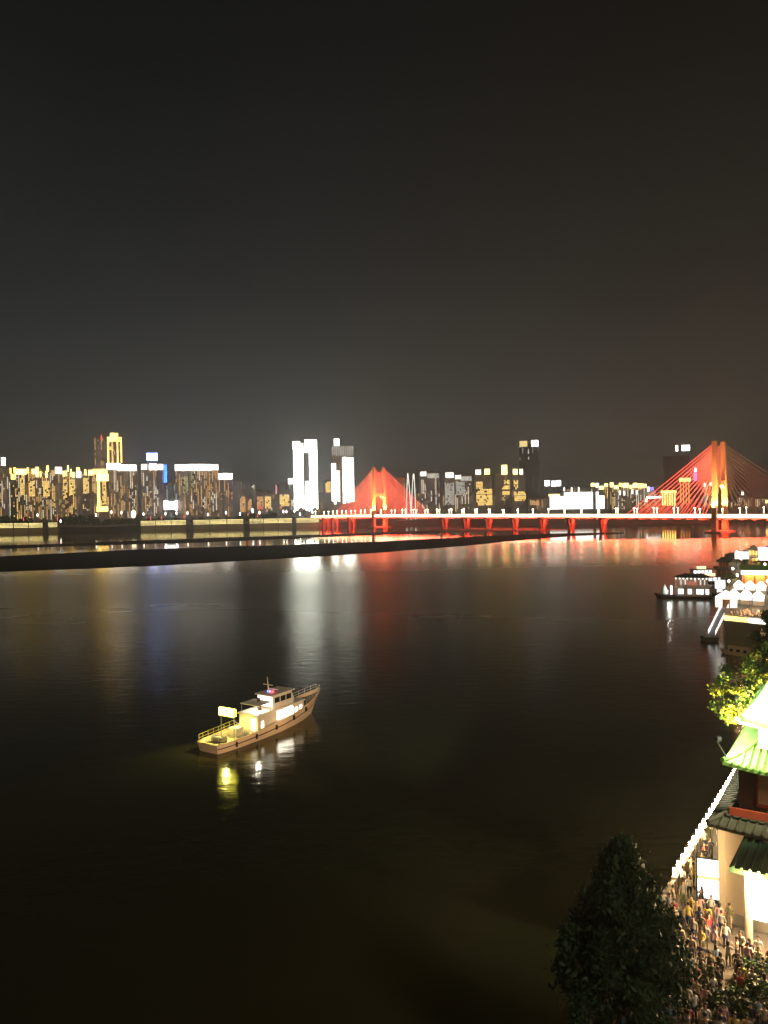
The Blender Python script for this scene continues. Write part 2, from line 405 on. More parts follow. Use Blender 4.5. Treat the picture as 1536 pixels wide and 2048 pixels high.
B('slim tower with a square white crown, left cluster', 112, 125, 935, 1480, 2, .6, .8, (5, 5, 0, 6), crown=[(112, 125, 934.5, 947, LEDW)], panels=[(118, 124, 999, 1010, WIN[7])])
B('apartment tower with three thin gold roof fins', 126, 142, 942, 1490, 0, .35, .6, RES, crown=[(127, 130, 942, 953, LEDGOLD), (131, 135, 942, 952, LEDGOLD), (136, 139, 931, 943, LEDYEL), (142, 144.5, 938, 953, LEDYEL)], panels=[(127, 134.5, 959, 999, WIN[1]), (139, 151, 959, 990, WIN[1])])
B('low brown tower with a single gold fin at its corner', 142, 153, 947, 1500, 0, .35, .6, RES, crown=[(146, 150, 944, 955, LEDYEL)])
B('slim tower with white block under a gold cap', 152, 164, 943, 1475, 2, .45, .8, (5, 6, 5), crown=[(154, 163, 943, 955, LEDW), (154, 161, 935, 943, LEDGOLD)])
B('dark tower with square lit stair block, left of the gold portal', 165, 180, 946, 1490, 0, .15, .4, RES, crown=[(170, 174, 939, 950, LEDGOLD)], panels=[(167, 179, 956, 986, WIN[1])])
B('gold-outlined portal tower with lit podium', 184, 218, 938, 1455, 0, .18, .6, RES, crown=[(178, 188, 940, 950, LEDYEL), (187, 216, 938, 948, LEDGOLD), (194, 218, 948, 962, LEDYEL), (195, 200.5, 962, 1013, LEDGOLD), (193, 216, 1013, 1023, LEDGOLD)], panels=[(205, 213, 952, 1009, WIN[1]), (185, 193, 956, 986, WIN[0])])
B('tall dim brown tower with a red beacon', 191, 216, 874, 1700, 0, .45, .75, (5, 5, 2, 0, 6), crown=[(204.5, 206.5, 870, 880, LEDRED)], roofbits=False)
B('tall art deco tower with stepped gold crown', 217, 246, 874, 1640, 0, .15, .5, RES, roofbits=False,
  crown=[(223, 239, 866, 874, LEDGOLD), (217, 246, 874, 883, LEDGOLD), (217, 220, 883, 932, LEDGOLD), (225.5, 228, 883, 932, WIN[1]), (218, 228, 893, 900, WIN[1]), (236, 238.5, 883, 932, LEDGOLD), (243.5, 246, 883, 932, LEDGOLD)])
B('broad brown slab with stepped white crown, under the art deco tower', 215, 277, 928, 1500, 0, .42, .7, (2, 0, 5, 5, 6, 3), crown=[(215, 242, 927, 939, LEDW), (236, 274, 930, 941, LEDW)], depth=22)
blue = B('brown office block with blue-glowing rooftop sign and blue corner strips', 283, 328, 929, 1470, 0, .4, .7, (2, 0, 5, 5, 6, 3), crown=[(284, 295, 928, 939.5, LEDSOFT), (295, 300, 929, 939, PANELGREY), (300, 315.5, 928, 939.5, LEDW), (318, 328, 928, 939.5, LEDSOFT)],
  signs=[(295.5, 316.5, 906, 921, em('sign_blue_white', (.28, .42, 1), 14))])
B('thin annex tower outlined by blue light strips', 328.5, 335, 928, 1480, 3, 0, 0, RES, roofbits=False, strips=[(328.5, 335, 929, 1003, LEDBLUE, 3, .55)], depth=8)
B('low grey block with bright white billboard front', 329, 355, 966, 1460, 1, .3, .7, (6, 6, 4), crown=[(328, 336, 1001, 1019, LEDW), (336, 351, 1003, 1018, LEDW), (351, 355, 1001, 1021, LEDW)])
B('widest slab block with continuous white crown, brown facade', 352, 438, 930, 1480, 0, .42, .7, (2, 0, 5, 5, 6, 3, 5), crown=[(352, 405, 929, 940.5, LEDW), (406, 424, 929, 940.5, LEDW), (425, 438.5, 929, 940.5, LEDSOFT)], panels=[(366, 377, 952, 989, WIN[7]), (383, 388.5, 941, 980, WIN[7])], depth=26)
B('brown block with white crown beside the widest slab', 438, 466, 948, 1490, 0, .42, .7, (5, 5, 2, 6), crown=[(438.5, 466, 947, 958, LEDW)])
B('dim grey tower with purple window streak', 463, 485, 962, 1560, 1, .5, .8, (5, 6, 6, 5), roofbits=False, crown=[(464, 466.5, 963, 971, LEDPURP)])
B('dim brown apartment block with orange stair lights', 478, 495, 980, 1500, 0, .2, .5, (5, 6), panels=[(480, 491, 993, 1024, WIN[2])])
B('dim thin tower behind the orange-lit blocks', 490, 501, 966, 1600, 1, .4, .8, (5, 6), roofbits=False)
B('small dark block with narrow orange glazing', 494, 508, 988, 1500, 0, .15, .5, (5, 6), panels=[(496, 503.5, 998, 1021, WIN[2])])
B('thin tower with a small cream top window', 503, 513, 969, 1600, 2, .4, .8, (5, 6), panels=[(504, 509.5, 969, 978, WIN[3])], roofbits=False)
B('low block with orange and red lit glazing', 512, 529, 984, 1490, 0, .2, .5, (5, 6, 2), panels=[(514, 527, 993, 1019, WIN[2]), (517, 527, 1012, 1019, em('window_red', (1, .12, .15), .9))])
B('low block with amber glazing right of the red-lit one', 529, 545, 985, 1500, 0, .3, .6, (5, 6, 3), panels=[(530, 542, 993, 1017, WIN[1])])
B('dim tower with a pink vertical light', 549, 560, 969, 1590, 1, .3, .8, (5, 6), crown=[(552, 554, 970, 988, em('led_pink', (1, .35, .35), 1.3))], roofbits=False)
B('dim mast-topped tower above amber glazed block', 561, 570, 964, 1620, 1, .3, .8, (5, 6), roofbits=False)
B('block with square amber glazing left of the white towers', 556, 582, 980, 1490, 0, .2, .5, (5, 6), panels=[(559.5, 579, 989, 1012, WIN[1]), (559, 564, 1012, 1018, WIN[2])])
B('block with white crown touching the left white tower', 578, 592, 957, 1510, 1, .5, .8, (6, 4, 5), crown=[(577.5, 593, 957, 967.5, LEDW)], panels=[(580.5, 591, 1000, 1015.5, WIN[3])])
# --- twin white towers and the striped tower
B('shorter left one of the twin towers covered in white lights', 588, 608.5, 884, 1480, 1, 0, 0, RES, roofbits=False, crown=[(587.5, 602, 883, 897, LEDW)], strips=[(588.5, 608.5, 886, 1024, LEDWH, 7, .86)], depth=18)
B('taller right one of the twin towers covered in white lights', 611.5, 636, 880, 1480, 1, 0, 0, RES, roofbits=False, crown=[(611.5, 635, 879.5, 905, LEDW)], strips=[(620, 636, 880, 1024, LEDWH, 5, .94), (611.5, 620, 962, 1024, LEDWH, 3, .7)], depth=20)
B('striped white-lit tower with ribbed golden crown and roof sign', 664, 709, 893, 1500, 0, .1, .4, (5, 6), roofbits=False, signs=[(670.5, 680.5, 877, 891, LEDW)],
  strips=[(664, 673, 926, 1008, LEDWH, 4, .75), (673, 681, 940, 1005, LEDSOFT, 3, .7), (686, 709, 914, 1008, LEDWH, 8, .55), (666, 709, 892, 912, PANELGREY, 12, .5)], depth=24)
B('dim block with gold lit glazing beside the striped tower', 646, 664, 962, 1540, 1, .3, .6, (5, 6), panels=[(652, 662, 963, 985, WIN[1])])
# --- behind and right of the left bridge tower
B('red-washed plain block right of the left bridge pylon', 789, 811, 953, 1580, 4, .25, .8, (2, 2, 5), roofbits=False, strips=[(791, 809, 956, 1010, em('led_dull_red', (1, .25, .10), .28, .3), 5, .8)])
leaf = thing('leaf_shaped_tower', 'leaf-shaped tower outlined by curved white light lines', 'building', (0, 0, 0), 0, 'buildings across the river')
lp = at(822, 1010, 1560); leaf.location = (lp.x, 1560, BZ); leaf.rotation_euler[2] = -math.atan2(lp.x, 1560)
for k, (xa, xb) in enumerate([(-9, -1), (1, 9)]):
    poly = []; H = at(822, 946, 1560).z - BZ
    for i in range(13):
        u = i / 12; poly.append((xa + (3.4 if k == 0 else 5.0) * u ** 2.2, H * u * (1 if k == 0 else .98)))
    for i in range(12, -1, -1):
        u = i / 12; poly.append((xb - (4.4 if k == 0 else 2.2) * u ** 2.2 + .02, H * u * (1 if k == 0 else .98)))
    MB().prism(poly, 0, 12).build('tower_half', FAC[3], leaf)
    for half in (poly[:13], poly[13:]):
        MB().tube([(x, -.3, z) for x, z in half], .55, 5).build('light_line', LEDSOFT, leaf)
B('block with two grey-white crown panels, left of centre-right group', 840, 880, 944, 1560, 0, .42, .7, (6, 5, 3, 6), crown=[(842, 853.5, 943, 952, LEDSOFT), (855, 878.5, 947, 956, PANELGREY)])
B('block with banded grey glazing and single crown panel', 889, 910, 946, 1550, 0, .3, .6, (5, 6), crown=[(892, 908, 945, 955.5, LEDSOFT)], panels=[(890, 909, 965, 1010, PANELGREY)])
B('block with stepped grey crown panels and streaked facade', 910, 945, 951, 1560, 0, .45, .7, (6, 5, 3), crown=[(911, 923, 950, 958, LEDSOFT), (923, 944, 953, 962, PANELGREY)], panels=[(913, 930, 964, 990, PANELGREY)])
B('twin-crowned block with stacked gold floors', 949, 984, 948, 1550, 0, .2, .5, (5, 6), crown=[(952, 963, 939, 949, LEDSOFT), (970, 980.5, 938, 949, LEDYEL)], panels=[(953, 966, 963, 978, WIN[1]), (953, 985, 978, 988, WIN[1]), (953, 985, 989, 1011, WIN[1])], roofbits=False)
B('tall block with gold crown and three gold floor panels', 991, 1020, 947, 1560, 0, .2, .5, (5, 6), crown=[(1004, 1015.5, 930, 949, LEDYEL)], panels=[(1009, 1020, 960, 969, WIN[1]), (1005, 1020, 971, 979, WIN[1]), (1005, 1020, 982, 990, WIN[1]), (1005, 1011, 991, 1001, WIN[0])], roofbits=False)
B('block with gold crown lights against the dark twin-signed tower', 1022, 1052, 949, 1540, 0, .2, .5, (5, 6), crown=[(1027, 1036, 938, 949, LEDYEL), (1040, 1047, 938, 949, LEDSOFT)], panels=[(1028, 1037, 960, 969, WIN[1]), (1028, 1037, 970, 979, WIN[1]), (1028, 1052, 983, 991, WIN[1]), (1029, 1052, 992, 1002, WIN[1])], roofbits=False)
B('tallest dark tower with yellow and white signs at its top', 1040, 1080, 880, 1650, 3, .035, .5, (4, 6, 3), crown=[(1041, 1056.5, 881.5, 893, em('sign_yellow_red', (1, .72, .28), 1.2)), (1065, 1078, 881, 893, LEDW)], depth=30, roofbits=False)
B('low dim block with pink shop lights beneath the dark tower', 1056, 1096, 996, 1510, 0, .4, .5, (5, 6, 2), panels=[(1060, 1078, 1001, 1010, WIN[2])], roofbits=False)
# lit exhibition hall
hall = thing('exhibition_hall', 'wide blazing white hall with sagging roofline behind the bridge', 'building', (0, 0, 0))
hp = at(1153, 1010, 1530); hall.location = (hp.x, 1530, BZ); hall.rotation_euler[2] = -math.atan2(hp.x, 1530)
k = 1530 / FPX * .985; hx = lambda p: (p - 1153) * k; hz = lambda y: at(1153, y, 1530).z - BZ
prof = [(hx(1097), 0), (hx(1211), 0), (hx(1210), hz(990)), (hx(1204), hz(981))]
for i in range(11):
    u = i / 10; prof.append((hx(1200 - 78 * u), hz(981 + 3.6 * math.sin(math.pi * u))))
prof += [(hx(1121), hz(986.5)), (hx(1097), hz(987))]
MB().prism(prof, 0, 40).build('hall_body', FAC[1], hall)
for i in range(19):
    x = hx(1100) + (hx(1208) - hx(1100)) * i / 19; w = (hx(1208) - hx(1100)) / 19
    if i in (15,): continue
    m = MB(); m.bb(x + .15, x + w - .15, -.5, -.05, hz(1018), hz(984.5 if 4 < i < 17 else 992)); m.build('light_panel', em('hall_white', (1, .98, .9), 2.8, .2, .05), hall)
m = MB(); m.bb(hx(1098), hx(1120), -.4, -.05, hz(991.5), hz(987.5)); m.build('gold_fascia', LEDYEL, hall)
m = MB()
for p in (1129, 1144, 1158): MB().bb(hx(p) - 1.6, hx(p) + 1.6, 4, 6, hz(986), hz(974)).build('roof_pylon', LEDSOFT, hall)
for i, (p, y, w, lb) in enumerate([(1095, 961, 5, 'leftmost of three floodlight masts left of the hall'), (1108, 962, 4.2, 'middle of three floodlight masts left of the hall'), (1118, 961, 4.2, 'rightmost of three floodlight masts left of the hall')]):
    q = at(p, 1010, 1560); t = thing('floodlight_mast', lb, 'floodlight', (q.x, 1560, BZ), -math.atan2(q.x, 1560), 'floodlight masts by the hall')
    hh = at(p, y, 1560).z - BZ
    MB().cyl((0, 0, 0), (0, 0, hh - 2), .6, .35, 6).build('mast', STEEL, t); m = MB(); m.bb(-w, w, -.6, .6, hh - 11, hh); m.build('lamp_panel', LEDW, t)
# gold residential group right of the hall
rr = random.Random(4)
gl = [(1182, 1190, 966), (1191, 1199, 966), (1199, 1209, 972), (1209, 1217, 967), (1220, 1228, 965), (1228, 1238, 971), (1238, 1246, 966), (1246, 1258, 966), (1259, 1266, 970), (1266, 1276, 966), (1276, 1288, 967), (1287, 1294, 968)]
desc = ['first', 'second', 'third', 'fourth', 'fifth', 'sixth', 'seventh', 'eighth', 'ninth', 'tenth', 'eleventh', 'twelfth']
for i, (a, c, y) in enumerate(gl):
    B('%s gold-capped narrow apartment tower counting rightward from the white hall' % desc[i], a, c, y + 3, 1540 + 30 * (i % 3), 0, .45, .75, (0, 1, 3, 5, 3), crown=[(a + .4, c - .6, y, y + rr.uniform(6, 10), rr.choice([LEDYEL, LEDGOLD, LEDYEL, LEDSOFT]))], group='gold-capped apartment towers right of the hall')
for i, (a, y, lb) in enumerate([(1238, 981, 'left of two low blocks with small white lamp squares, gold group'), (1263, 979, 'right of two low blocks with small white lamp squares, gold group')]):
    B(lb, a - 3, a + 16, y + 4, 1520, 0, .4, .6, (0, 3, 5), crown=[(a, a + 4, y, y + 9, LEDSOFT), (a + 9, a + 13, y + 1, y + 10, LEDSOFT)])
B('low block with small purple rooftop sign', 1292, 1312, 983, 1560, 0, .3, .6, (5, 2), signs=[(1295, 1299, 974, 982, LEDW), (1299, 1308.5, 974, 981, LEDPURP)])
B('low pavilion under a bent white light line, behind the cables', 1290, 1324, 996, 1540, 0, .3, .6, (2, 5), roofbits=False, crown=[(1293, 1322, 993, 996, LEDW), (1291, 1295, 996, 1004, LEDSOFT)], depth=14)
B('gold colonnade block behind the right cables', 1322, 1353, 981, 1530, 2, .0, .6, (2, 5), roofbits=False, crown=[(1322, 1353, 981, 986, LEDGOLD)], strips=[(1323, 1352, 986, 1012, LEDGOLD, 6, .45)])
B('gold-edged tower block behind the right cables', 1359, 1382, 957, 1540, 4, .15, .6, (2, 2, 5), roofbits=False, crown=[(1359, 1382, 956, 963, LEDGOLD)], strips=[(1359, 1381, 964, 1008, LEDORANGE, 4, .35)])
B('dark tower silhouette with white sign on a mast, right', 1327, 1381, 912, 1900, 3, .01, .3, (5,), roofbits=False, signs=[(1353, 1357.5, 891, 902, LEDW), (1365, 1381, 891, 902, LEDW)], depth=30)
B('thin purple-lit tower between gold tower and right pylon', 1387, 1396, 944, 1800, 3, .1, .3, (6,), roofbits=False, crown=[(1390, 1394, 936, 943, LEDW), (1388, 1395, 944, 962, LEDPURP)], depth=10)
for i, (a, c, y, lb) in enumerate([(1404, 1424, 966, 'low block left of the right pylon with two cream lamps'), (1458, 1476, 1003, 'lowest shed right of the right pylon'), (1474, 1502, 992, 'low block right of the right pylon with cream window'), (1503, 1531, 994, 'row block right of the right pylon with many small lights'), (1528, 1560, 998, 'low orange-lit block cut by the right edge')]):
    B(lb, a, c, y, 1560, 0, .4, .6, (3, 4, 0, 5, 2), crown=([(1408, 1412, 966, 973, LEDSOFT), (1420, 1424, 965, 972, LEDSOFT)] if i == 0 else [(1483, 1488, 983, 990, LEDSOFT)] if i == 2 else [(1530, 1545, 1000, 1006, LEDGOLD)] if i == 4 else []), roofbits=False, depth=14)
# dim background blocks seen between the named ones
bgl = [(24, 60, 968), (95, 130, 966), (150, 188, 972), (336, 353, 975), (484, 560, 985), (636, 652, 985), (708, 742, 960), (775, 792, 972), (812, 842, 985), (876, 892, 978), (940, 952, 985), (982, 995, 990), (1126, 1185, 976), (1300, 1330, 985), (1396, 1408, 990)]
bgd = ['behind the gold crowns at far left', 'behind the roof lantern tower', 'behind the white block tower', 'in the gap right of the blue strips', 'behind the orange glazed blocks', 'between the white towers and striped tower', 'behind the left red cables', 'right of the left pylon', 'at the foot of the leaf tower',
       'between two crown-panel blocks', 'left of the twin-crowned block', 'right of the twin-crowned block', 'behind the white hall', 'behind the bent light line', 'just left of the right pylon']
for (a, c, y), d in zip(bgl, bgd):
    B('dim far apartment block ' + d, a, c, y, 1720, random.choice([0, 1]), .3, .7, (5, 5, 6, 0), roofbits=False)

# ------------------------------------------------------------------ trees
def tree_meshes(name, seed, h, r, zc, rz_, nclump, nleaf, ls, leafmats, shape='round', trunk_r=.25, droop=0.0):
    g = np.random.default_rng(seed); rr = random.Random(seed)
    tb = MB(); top = Vector((rr.uniform(-.2, .2) * r, rr.uniform(-.2, .2) * r, zc + rz_ * .4))
    pts = [Vector((0, 0, -.3)), Vector((rr.uniform(-.1, .1), 0, h * .25)), Vector((top.x * .5, top.y * .5, zc - rz_ * .1)), top]
    tb.tube(pts, [trunk_r, trunk_r * .8, trunk_r * .5, trunk_r * .15], 7)
    cl = []
    for i in range(nclump):
        while True:
            p = g.uniform(-1, 1, 3)
            if np.dot(p, p) < 1 and np.dot(p, p) > .12: break
        if shape == 'cone':
            k = (1 - (p[2] + 1) / 2) ** .75 * .95 + .12; q = (p[0] * r * k, p[1] * r * k, zc + p[2] * rz_)
        else: q = (p[0] * r, p[1] * r, zc + p[2] * rz_)
        cl.append(q)
    for q in cl[::3]:
        b0 = pts[1].lerp(pts[2], rr.uniform(.3, 1)); mid = b0.lerp(Vector(q), .55) + Vector((0, 0, .08 * r))
        tb.tube([b0, mid, Vector(q)], [trunk_r * .4, trunk_r * .22, trunk_r * .07], 5)
    cl = np.array(cl); per = max(1, nleaf // nclump); V = []; F = []; MI = []
    csz = g.uniform(.6, 1.25, len(cl)) * (r / max(2.2, nclump ** (1 / 3)) * .95)
    P = np.repeat(cl, per, 0) + g.normal(0, .42, (len(cl) * per, 3)) * np.repeat(csz, per)[:, None] * np.array([1, 1, .8])
    a = g.normal(size=P.shape); a[:, 2] -= droop; a /= np.linalg.norm(a, axis=1)[:, None]
    bq = np.cross(a, g.normal(size=P.shape)); bq /= np.linalg.norm(bq, axis=1)[:, None]
    s = ls * g.uniform(.6, 1.3, len(P))[:, None]
    v0 = P - a * s; v1 = P + bq * s * .45; v2 = P + a * s; v3 = P - bq * s * .45
    VV = np.stack([v0, v1, v2, v3], 1).reshape(-1, 3)
    me = bpy.data.meshes.new(name + '_crown'); n = len(P)
    me.from_pydata(VV.tolist(), [], np.arange(4 * n).reshape(-1, 4).tolist())
    for m in leafmats: me.materials.append(m)
    mi = np.repeat(g.integers(0, len(leafmats), len(cl)), per).astype(np.int32); flip = g.random(n) < .25; mi[flip] = g.integers(0, len(leafmats), flip.sum())
    me.polygons.foreach_set('material_index', mi); me.update()
    return tb.mesh(name + '_trunk', BARK), me
def put_tree(name, label, meshes, loc, rz=0, s=1, group=None):
    t = thing(name, label, 'tree', loc, rz, group); t.scale = (s, s, s)
    link('trunk', meshes[0], t); link('crown', meshes[1], t); return t
far_kinds = [tree_meshes('bank_tree', 20 + i, 10, 5.2, 7.0, 4.2, 34, 620, .8, [LEAF_D, LEAF_D, LEAF_M]) for i in range(4)]
rr = random.Random(12)
ZONES = [(-10, 62, 9, 'below the gold crowns at far left'), (64, 118, 15, 'below the roof lantern tower'), (118, 192, 8, 'left of the gold portal tower'), (196, 282, 10, 'below the broad brown slab'), (300, 480, 17, 'below the widest slab block'), (484, 552, 9, 'below the orange glazed blocks'),
         (556, 664, 13, 'below the twin white towers'), (800, 1000, 22, 'behind the bridge right of the leaf tower'), (1000, 1096, 15, 'below the tallest dark tower'), (1128, 1300, 12, 'below the white hall and gold group'), (1300, 1420, 19, 'behind the right red cables'), (1460, 1540, 14, 'right of the right pylon')]
ti = 0
for a, c, st, where in ZONES:
    x = a; zi = 0; dark = a in (-10, 118, 484)
    while x < c:
        px_ = a + st * zi + rr.uniform(-2, 2)
        Y = 1398 + 36 * px_ / 640 + rr.uniform(2, 20) if px_ < 640 else 1490 + rr.uniform(4, 22)
        p = at(px_, 1030, Y)
        put_tree('bank_tree', '%s dark shore tree from the left, %s' % (nth(zi), where), far_kinds[ti % 4], (p.x, Y, BZ), rr.uniform(0, 6), rr.uniform(1.5, 2.1) if dark else rr.uniform(.9, 1.35), 'trees along the far shore')
        x += st; zi += 1; ti += 1

# far shore lamps
def street_lamp(label, x, ytop, Y, base, mat, group, hl=2.2, w=.5):
    p = at(x, 1030, Y); t = thing('street_lamp', label, 'street lamp', (p.x, Y, base), -math.atan2(p.x, Y), group)
    H = at(x, ytop, Y).z - base
    MB().cyl((0, 0, 0), (0, 0, H), .22, .12, 6).build('pole', STEEL, t)
    m = MB(); m.lathe([(.05, H - hl), (w, H - hl * .7), (w, H - hl * .3), (.05, H + .3)], n=8); m.build('lamp_head', mat, t)
    return t
for li, (x, y) in enumerate([(75, 1028), (121, 1040), (192, 1028), (223, 1022), (243, 1023), (287, 1026), (331, 1025), (353, 1024), (375, 1024), (416, 1027), (452, 1023), (480, 1026), (506, 1020), (519, 1023), (567, 1021), (573, 1021), (589, 1020), (600, 1026), (625, 1022)]):
    street_lamp('%s white-headed street lamp from the left on the far embankment' % nth(li), x, y - 1, 1394, BZ, em('lamp_white', (1, .96, .88), 7), 'white lamps on the far embankment', 6, 1.1)
for li, (x, y) in enumerate([(47, 1034), (115, 1034), (301, 1033), (323, 1031), (368, 1030), (496, 1024), (515, 1027)]):
    street_lamp('%s thin red-lit post from the left on the far embankment' % nth(li), x, y, 1392, BZ, em('lamp_red', (1, .12, .08), 2.0), 'red-lit posts on the far embankment', 8, .6)
p = at(267, 1028, 1385); t = thing('glowing_lantern', 'large glowing oval lantern on a post by the far shore', 'lantern', (p.x, 1385, BZ), -math.atan2(p.x, 1385))
MB().cyl((0, 0, 0), (0, 0, p.z - BZ - 5), .4, .3, 6).build('post', STEEL, t); MB().ball((0, 0, p.z - BZ), 4.3, 0, 14, 1.75).build('globe', em('lantern_globe', (1, .85, .6), 3.0), t)
p = at(505, 1021, 1396); t = thing('glowing_lantern', 'small cool white oval lantern left of the amber glazing', 'lantern', (p.x, 1396, BZ), 0)
MB().cyl((0, 0, 0), (0, 0, p.z - BZ - 4), .4, .3, 6).build('post', STEEL, t); MB().ball((0, 0, p.z - BZ), 2.0, 0, 12, 2.2).build('globe', em('lantern_cool', (.85, .95, 1), 3.0), t)

# ------------------------------------------------------------------ cable-stayed bridge
T2 = at(1440, 1040, 866); T1 = at(759, 1035, 1300)
T1 = Vector((T1.x, 1300, 0)); T2 = Vector((T2.x, 866, 0))
ax = (T2 - T1).normalized(); pr = Vector((-ax.y, ax.x, 0))       # pr points away from the camera, to the right
BL = (T2 - T1).length
bridge = thing('cable_stayed_bridge', 'long red-lit cable-stayed bridge with two pylons across the river', 'bridge', T1, math.atan2(ax.y, ax.x))
# local frame: x along the bridge from the left pylon (0) to the right pylon (BL) and on, y away from the camera
DZ = 19.0; HW = 12.5; XA, XB = -178, BL + 330
def deckz(x): return DZ - 1.6 * (x / BL) ** 2 if x > 0 else DZ - 1.2 * (x / 178) ** 2
DECK = pbr('deck_concrete', (.30, .22, .18), .8, .2, .2)
ASPH = pbr('asphalt', (.05, .05, .05), .85, .2, .6)
PYL = pbr('pylon_paint', (.72, .34, .20), .55, .12, .15)
m = MB(); K = 60
for i in range(K):
    a, c = XA + (XB - XA) * i / K, XA + (XB - XA) * (i + 1) / K
    za, zc_ = deckz(a), deckz(c); pf = [(-HW, 0), (-HW, -1.2), (-HW * .6, -2.8), (HW * .6, -2.8), (HW, -1.2), (HW, 0)]
    vs = [(a, y, za + z) for y, z in pf] + [(c, y, zc_ + z) for y, z in pf]; q = len(pf)
    m.add(vs, [(j, q + j, q + (j + 1) % q, (j + 1) % q) for j in range(q)][:5], 0); m.add([vs[0], vs[5], vs[11], vs[6]], [(3, 2, 1, 0)], 1)
m.build('deck', [DECK, ASPH], bridge)
LEDFAS = em('fascia_light', (1, .78, .42), 4.5, .35, .06); LEDFAS2 = em('fascia_light_bright', (1, .86, .58), 6.0, .25, .06)
x = XA
i = 0
while x < XB:
    w = 15.0; z = (deckz(x) + deckz(x + w)) / 2
    if not any(abs(x + w / 2 - g_) < 7 for g_ in ()):
        for sy in (-1, 1):
            if sy > 0 and x > BL + 40: continue
            m = MB(); m.bb(x + .3, x + w - .5, sy * (HW + .05) if sy > 0 else -HW - .35, sy * (HW + .35) if sy > 0 else -HW - .05, z - 1.1, z + 2.5)
            m.build('fascia_light', LEDFAS2 if -20 < x < 330 and i % 5 else LEDFAS, bridge)
    x += w; i += 1
for sy in (-1, 1):
    m = MB()
    for i in range(K):
        a, c = XA + (XB - XA) * i / K, XA + (XB - XA) * (i + 1) / K
        m.cyl((a, sy * HW * .985, deckz(a) + 1.9), (c, sy * HW * .985, deckz(c) + 1.9), .12, .12, 5)
    m.build('railing', STEEL, bridge)
REDLINE = em('red_line_light', (1, .06, .025), 130.0, .3, .03)
x = XA
while x < XB:
    for sy in (-1, 1):
        z = (deckz(x) + deckz(x + 15)) / 2; m = MB(); ya, yb = sorted((sy * .4, sy * 3.0)); m.bb(x + .3, x + 14.5, ya, yb, z - 2.95, z - 2.84); m.build('red_light_strip', REDLINE, bridge)
    x += 15
TH = 101.0; CBZ = 57.0
def pylon(x0, zb):
    piv = empty('pylon', (x0, 0, 0)); piv.parent = bridge
    tagp = piv
    for sy in (-1, 1):
        m = MB(); y0 = sy * 10.9
        def sect(z, y, wx, wy): return [(-wx / 2, y - wy / 2, z), (wx / 2, y - wy / 2, z), (wx / 2, y + wy / 2, z), (-wx / 2, y + wy / 2, z)]
        lv = [(-1.5, y0 + sy * 2.2, 6.2, 5.0), (DZ, y0 + sy * 2.4, 5.6, 4.4), (38, y0 + sy * 1.4, 4.9, 4.0), (CBZ, y0, 4.6, 3.8), (TH, y0 - sy * .2, 4.2, 3.6)]
        vs = []; fs = []
        for l_ in lv: vs += sect(*l_)
        for k_ in range(len(lv) - 1):
            for j in range(4): fs.append((k_ * 4 + j, k_ * 4 + (j + 1) % 4, k_ * 4 + 4 + (j + 1) % 4, k_ * 4 + 4 + j))
        fs.append((16, 17, 18, 19)); m.add(vs, fs)
        m.build('leg', PYL, piv)
        m = MB(); m.bb(-2.4, 2.4, y0 - sy * .2 - 2.0, y0 - sy * .2 + 2.0, TH + .01, TH + .9); m.build('cap', PYL, piv)
    m = MB(); yy = 10.9 - 2.2
    yy = 10.9 - 1.7
    poly = [(-yy, CBZ + 1)] + [(yy, CBZ + 1)] + [(yy, CBZ - 9)] + [(yy * math.cos(t), CBZ - 9 + 5.2 * math.sin(t)) for t in [math.pi * i / 10 for i in range(1, 10)]] + [(-yy, CBZ - 9)]
    vs = [(-2.4, y, z) for y, z in poly] + [(2.4, y, z) for y, z in poly]; q = len(poly)
    m.add(vs, [tuple(range(q)), tuple(range(q, 2 * q))[::-1]] + [(j, q + j, q + (j + 1) % q, (j + 1) % q) for j in range(q)]); m.build('crossbeam', PYL, piv)
    m = MB(); m.bb(-9, 9, -19, 19, -1, 1.6); m.build('pile_cap', CONC, piv)
    # floodlights washing the legs
    for sy in (-1, 1):
        for (dx, dy) in ((-9, 0), (9, 0), (0, -8)):
            yb = sy * 12.6 + dy
            lamp('pylon_floodlight', 'SPOT', 500000, (1, .62, .20), piv, (dx, yb, DZ + 2.5), (dx * .25, sy * 11 + dy * .2, DZ + 34), .4, 62, .8)
            lamp('pylon_floodlight', 'SPOT', 900000, (1, .40, .10), piv, (dx, yb, DZ + 2.6), (dx * .2, sy * 11 + dy * .2, 92), .4, 26, .9)
    return piv
pylon(0, 0); pylon(BL, 0)
CABR = em('cable_red_glow', (1, .085, .05), 5.5, .3, .03); CABD = em('cable_dim_glow', (1, .22, .10), .35, .3, .03)  # cable surfaces emit the red themselves; the unlit right fan gets a dim glow
for tx in (0, BL):
    for sy in (-1, 1):
        for sx in (-1, 1):
            for i in range(13):
                zt = 61 + 37 * i / 12; xd = 15 + 98 * i / 12
                dim = tx > 0 and sx > 0
                m = MB(); m.cyl((tx + sx * 2.6, sy * 10.7, zt), (tx + sx * xd, sy * 11.6, deckz(tx + sx * xd) + .4), .2, .2, 5); m.build('cable', CABD if dim else CABR, bridge)
